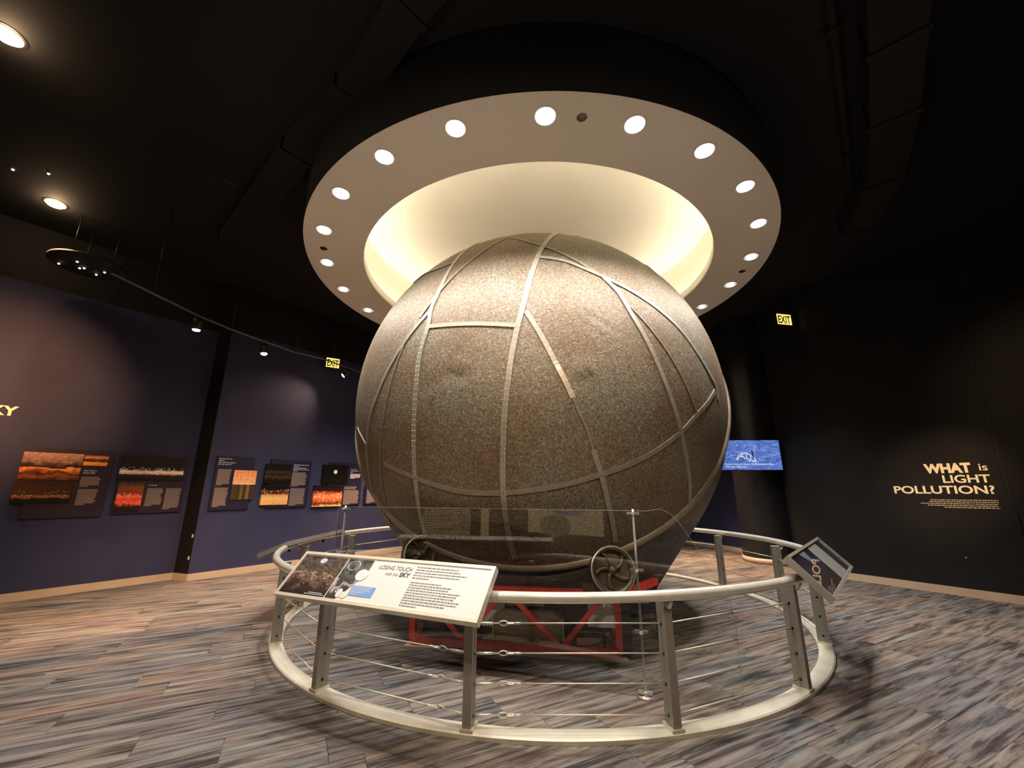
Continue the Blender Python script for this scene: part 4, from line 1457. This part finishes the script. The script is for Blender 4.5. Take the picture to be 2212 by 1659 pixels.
# spotlights further along the tracks, out of the picture; sphere ones are added fill
EXTRA = [
    ((-3.3, 1.1, 4.70), w1.p(-0.50, 2.68), 2300, 29, 'track spotlight behind the camera aimed at the left wall heading'),
    ((-2.6, 0.6, 4.70), w1.p(0.9, 1.35), 330, 32, 'track spotlight behind the camera aimed at the left graphic panels'),
    ((-1.9, 0.9, 4.70), w2.p(1.1, 1.25), 470, 29, 'track spotlight behind the camera aimed at panels beside the pilaster'),
    ((3.6, 1.0, 4.70), w3.p(2.5, 2.5), 420, 30, 'track spotlight behind the camera aimed at the right wall'),
    ((2.9, 0.6, 4.70), w3.p(1.25, 1.40), 1600, 14, 'track spotlight behind the camera aimed at the right wall lettering'),
    ((-3.0, 0.4, 4.70), (-4.7, 5.9, 0), 1500, 32, 'track spotlight behind the camera aimed at carpet by the left wall'),
    ((3.6, 8.9, TZ), (3.6, 8.4, 0), 1300, 74, 'track spotlight aimed down at carpet behind the sphere on the right'),
    ((-2.0, 9.0, TZ), (-2.4, 8.3, 0), 1300, 74, 'track spotlight aimed down at carpet behind the sphere on the left'),
    ((3.2, 0.4, 4.70), (4.9, 5.2, 0), 420, 30, 'track spotlight behind the camera aimed at carpet by the right wall'),
    ((-2.1, -0.4, 4.70), (0.0, 4.0, 0.8), KEY_W, 46, 'added spotlight behind the camera on the left aimed at the sphere'),
    ((0.6, -1.0, 4.70), (0.2, 4.0, 0.7), KEY_W * 0.9, 46, 'added spotlight behind the camera aimed at the sphere'),
    ((2.6, -0.4, 4.70), (0.5, 4.0, 0.8), KEY_W * 0.5, 44, 'added spotlight behind the camera on the right aimed at the sphere'),
]
for loc, aim, wt, ang, lab in EXTRA:
    key = 'aimed at the sphere' in lab
    t = track_head(0, 0, aim, wt, lab, (1.0, 0.80, 0.58) if key else ((1.0, 0.46, 0.16) if 'heading' in lab else ((1.0, 0.56, 0.28) if 'carpet' in lab else WARM)), ang, at=Vector(loc), lens='bulb_soft')
    MB().cyl(Vector(loc), Vector((loc[0], loc[1], CEIL)), 0.013, 10).build('drop_rod', 'black', t)


def ceiling_can(x, y, label, watts, r=0.085, lit=True, angle=110):
    p = at_z(x, y, CEIL)
    t = thing('ceiling_downlight', p, label, 'downlight', 'downlights in the black ceiling')
    MB().lathe([(r, 0.0), (r + 0.02, -0.004), (r + 0.024, 0.0)], 32).build('trim', 'black', t, origin=(0, 0, 0))
    MB().lathe([(r, -0.001), (r * 0.96, 0.02), (r * 0.6, 0.045)], 32).build('reflector', 'reflector', t, origin=(0, 0, 0))
    if lit:
        MB().lathe([(r * 0.95, -0.006), (r * 0.7, -0.028), (0.0005, -0.034)], 28).build('bulb', 'bulb_warm', t, origin=(0, 0, 0))
        lamp('can_glow', 'POINT', p - up * 0.10, p - up, 9.0, WARM, 0.03)
        lamp('can_lamp', 'SPOT', p - up * 0.045, p - up, watts, (1.0, 0.60, 0.32), 0.05, angle, 1.0)
    else:
        MB().lathe([(r * 0.6, 0.045), (0.0005, 0.045)], 28).build('bulb', mat('unlit_bulb', (0.35, 0.32, 0.28), 0.3), t, origin=(0, 0, 0))
    return t


ceiling_can(14, 75, 'brightest warm downlight at the top left of the black ceiling', 420, 0.10, angle=80)
ceiling_can(120, 440, 'warm glowing downlight above the left wall', 600, 0.10, angle=64)
ceiling_can(487, 402, 'unlit downlight in the black ceiling left of the ring', 0, 0.095, lit=False)
ceiling_can(2120, 355, 'unlit downlight in the black ceiling right of the ring', 0, 0.07, lit=False)

for (x, y, lb) in ((28, 366, 'pinprick star light above the glowing left downlight, nearer the frame edge'), (105, 375, 'pinprick star light straight above the glowing left downlight'),
                   (127, 569, 'leftmost star light of the low cluster in the black ceiling'), (167, 565, 'topmost star light of the low cluster in the black ceiling'),
                   (172, 579, 'left one of the close pair of ceiling star lights'), (182, 579, 'right one of the close pair of ceiling star lights'),
                   (208, 593, 'lowest star light of the low cluster in the black ceiling'), (226, 588, 'rightmost star light of the low cluster in the black ceiling')):
    p = at_z(x, y, CEIL)
    if y < 400:
        t_ = thing('star_light', p, lb, 'star light', 'pinprick stars in the black ceiling')
    else:
        p = at_z(x, y, 4.25)
        t_ = thing('star_light', p, lb, 'star light', 'pinprick stars in the black ceiling')
    MB().lathe([(0.0005, -0.012), (0.010, -0.010), (0.013, 0.0)], 12).build('lens', 'star', t_, origin=(0, 0, 0))
    MB().lathe([(0.013, 0.0), (0.018, 0.0), (0.018, 0.006), (0.0005, 0.006)], 12).build('bezel', 'black', t_, origin=(0, 0, 0))

qa, qb = at_z(98, 552, 4.25), at_z(272, 603, 4.25)
qc = (qa + qb) / 2
t_ = thing('ceiling_disc', qc, 'dark round ceiling disc carrying the low cluster of star lights', 'ceiling disc')
rd = min(0.9, (qb - qa).length / 2)
MB().lathe([(0.0005, 0.006), (rd - 0.02, 0.006), (rd, 0.02), (rd, 0.05), (0.0005, 0.05)], 64).build('disc', mat('dark_brown_disc', (0.009, 0.007, 0.006), 0.7, var=0.1), t_, origin=(0, 0, 0))
for a in (0.5, 2.6, 4.7):
    MB().cyl((rd * 0.6 * math.cos(a), rd * 0.6 * math.sin(a), 0.05), (rd * 0.6 * math.cos(a), rd * 0.6 * math.sin(a), CEIL - 4.25), 0.006, 6).build('hanger', 'black', t_, origin=(0, 0, 0))

# black ceiling beams and ducts
def duct(pts, w_, h_, name, label):
    P = [at_z(x, y, CEIL - h_ / 2) for x, y in pts]
    t = thing(name, P[0], label, 'duct')
    for i in range(len(P) - 1):
        MB().bar(P[i], P[i + 1], w_, h_).build('duct_length', 'ceil_black', t)
        e = (P[i + 1] - P[i]).normalized()
        MB().bar(P[i + 1] - e * 0.03, P[i + 1] + e * 0.03, w_ + 0.04, h_ + 0.03).build('flange', 'ceil_black', t)


duct([(1935, -160), (1930, 60), (1925, 230), (1905, 370), (1850, 480)], 0.34, 0.30, 'ceiling_duct', 'black rectangular duct under the ceiling at right')
duct([(1770, -160), (1800, 60), (1830, 330), (1840, 470)], 0.05, 0.05, 'ceiling_pipe', 'thin dark pipe under the ceiling right of the ring')
duct([(1010, -160), (880, 10), (760, 200), (640, 330), (500, 520)], 0.30, 0.14, 'ceiling_beam', 'black beam under the ceiling left of the ring')

# added low lamps, all out of view, that brighten the cream ring's underside
for (x, y, aim, wt, c, lab) in ((-4.6, 0.9, (-1.35, 3.3, SOFF), UP_W * 2.6, (1.0, 0.80, 0.60), 'added fill uplight out of frame at the left wall'),
                                (4.9, 0.8, (2.0, 3.3, SOFF), UP_W * 1.5, (1.0, 0.82, 0.66), 'added fill uplight out of frame at the right wall'),
                                (0.2, -1.2, (0.25, 2.75, SOFF), UP_W * 2.0, (1.0, 0.80, 0.60), 'added fill uplight behind the photographer'),
                                (0.3, 10.9, (0.3, 7.9, SOFF), UP_W * 1.6, (1.0, 0.80, 0.60), 'added fill uplight hidden behind the sphere')):
    t = thing('added_uplight', (x, y, 0), lab, 'uplight', 'added fill uplights aimed at the ceiling ring')
    MB().lathe([(0.001, 0.02), (0.14, 0.02), (0.14, 0.0), (0.001, 0.0)], 28).build('base', 'black', t, origin=(0, 0, 0))
    MB().cyl((0, 0, 0.02), (0, 0, 0.16), 0.02, 10).build('stem', 'black', t, origin=(0, 0, 0))
    pv = Vector((x, y, 0.22))
    d = (Vector(aim) - pv).normalized()
    MB().lathe([(0.001, -0.10), (0.07, -0.09), (0.10, 0.06), (0.095, 0.06), (0.09, 0.04)], 28, axis_matrix(d, pv)).build('housing', 'black', t)
    MB().lathe([(0.09, 0.04), (0.001, 0.035)], 28, axis_matrix(d, pv)).build('lens', 'bulb_soft', t)
    lamp('added_uplight_lamp', 'SPOT', pv + d * 0.08, aim, wt, c, 0.10, 44, 0.9)

# backlit exhibit murals on the walls behind the photographer (seen only as reflections in the acrylic screen)
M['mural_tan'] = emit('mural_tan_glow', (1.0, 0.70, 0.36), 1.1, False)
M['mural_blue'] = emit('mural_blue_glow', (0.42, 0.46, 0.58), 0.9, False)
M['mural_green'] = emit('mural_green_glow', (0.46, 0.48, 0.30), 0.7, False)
wf = Frame((5.0, -4.6, 0), (-5.0, -4.6, 0), inward=(0, 3, 0))
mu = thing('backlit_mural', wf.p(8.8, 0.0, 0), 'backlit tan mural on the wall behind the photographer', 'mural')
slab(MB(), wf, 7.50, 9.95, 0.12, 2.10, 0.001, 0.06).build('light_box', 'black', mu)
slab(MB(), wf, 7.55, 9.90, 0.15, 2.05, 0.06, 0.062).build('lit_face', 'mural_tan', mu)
mb = MB()
for i in range(14):
    a0, a1 = PI * (1.15 + 0.6 * i / 14), PI * (1.15 + 0.6 * (i + 1) / 14)
    mb.quad([wf.p(8.6 + r_ * math.cos(a), 1.35 + r_ * 0.75 * math.sin(a), 0.064) for r_, a in ((0.95, a0), (0.95, a1), (0.75, a1), (0.75, a0))])
mb.build('arch_graphic', 'mural_blue', mu)
mb = MB()
mb.quad([wf.p(9.0 + 0.5 * math.cos(2 * PI * i / 30), 0.35 + 0.3 * math.sin(2 * PI * i / 30), 0.063) for i in range(30)])
mb.build('hill_graphic', 'mural_green', mu)
wl = Frame((-5.0, -4.6, 0), (-7.6, -1.0, 0), inward=(0, 3, 0))
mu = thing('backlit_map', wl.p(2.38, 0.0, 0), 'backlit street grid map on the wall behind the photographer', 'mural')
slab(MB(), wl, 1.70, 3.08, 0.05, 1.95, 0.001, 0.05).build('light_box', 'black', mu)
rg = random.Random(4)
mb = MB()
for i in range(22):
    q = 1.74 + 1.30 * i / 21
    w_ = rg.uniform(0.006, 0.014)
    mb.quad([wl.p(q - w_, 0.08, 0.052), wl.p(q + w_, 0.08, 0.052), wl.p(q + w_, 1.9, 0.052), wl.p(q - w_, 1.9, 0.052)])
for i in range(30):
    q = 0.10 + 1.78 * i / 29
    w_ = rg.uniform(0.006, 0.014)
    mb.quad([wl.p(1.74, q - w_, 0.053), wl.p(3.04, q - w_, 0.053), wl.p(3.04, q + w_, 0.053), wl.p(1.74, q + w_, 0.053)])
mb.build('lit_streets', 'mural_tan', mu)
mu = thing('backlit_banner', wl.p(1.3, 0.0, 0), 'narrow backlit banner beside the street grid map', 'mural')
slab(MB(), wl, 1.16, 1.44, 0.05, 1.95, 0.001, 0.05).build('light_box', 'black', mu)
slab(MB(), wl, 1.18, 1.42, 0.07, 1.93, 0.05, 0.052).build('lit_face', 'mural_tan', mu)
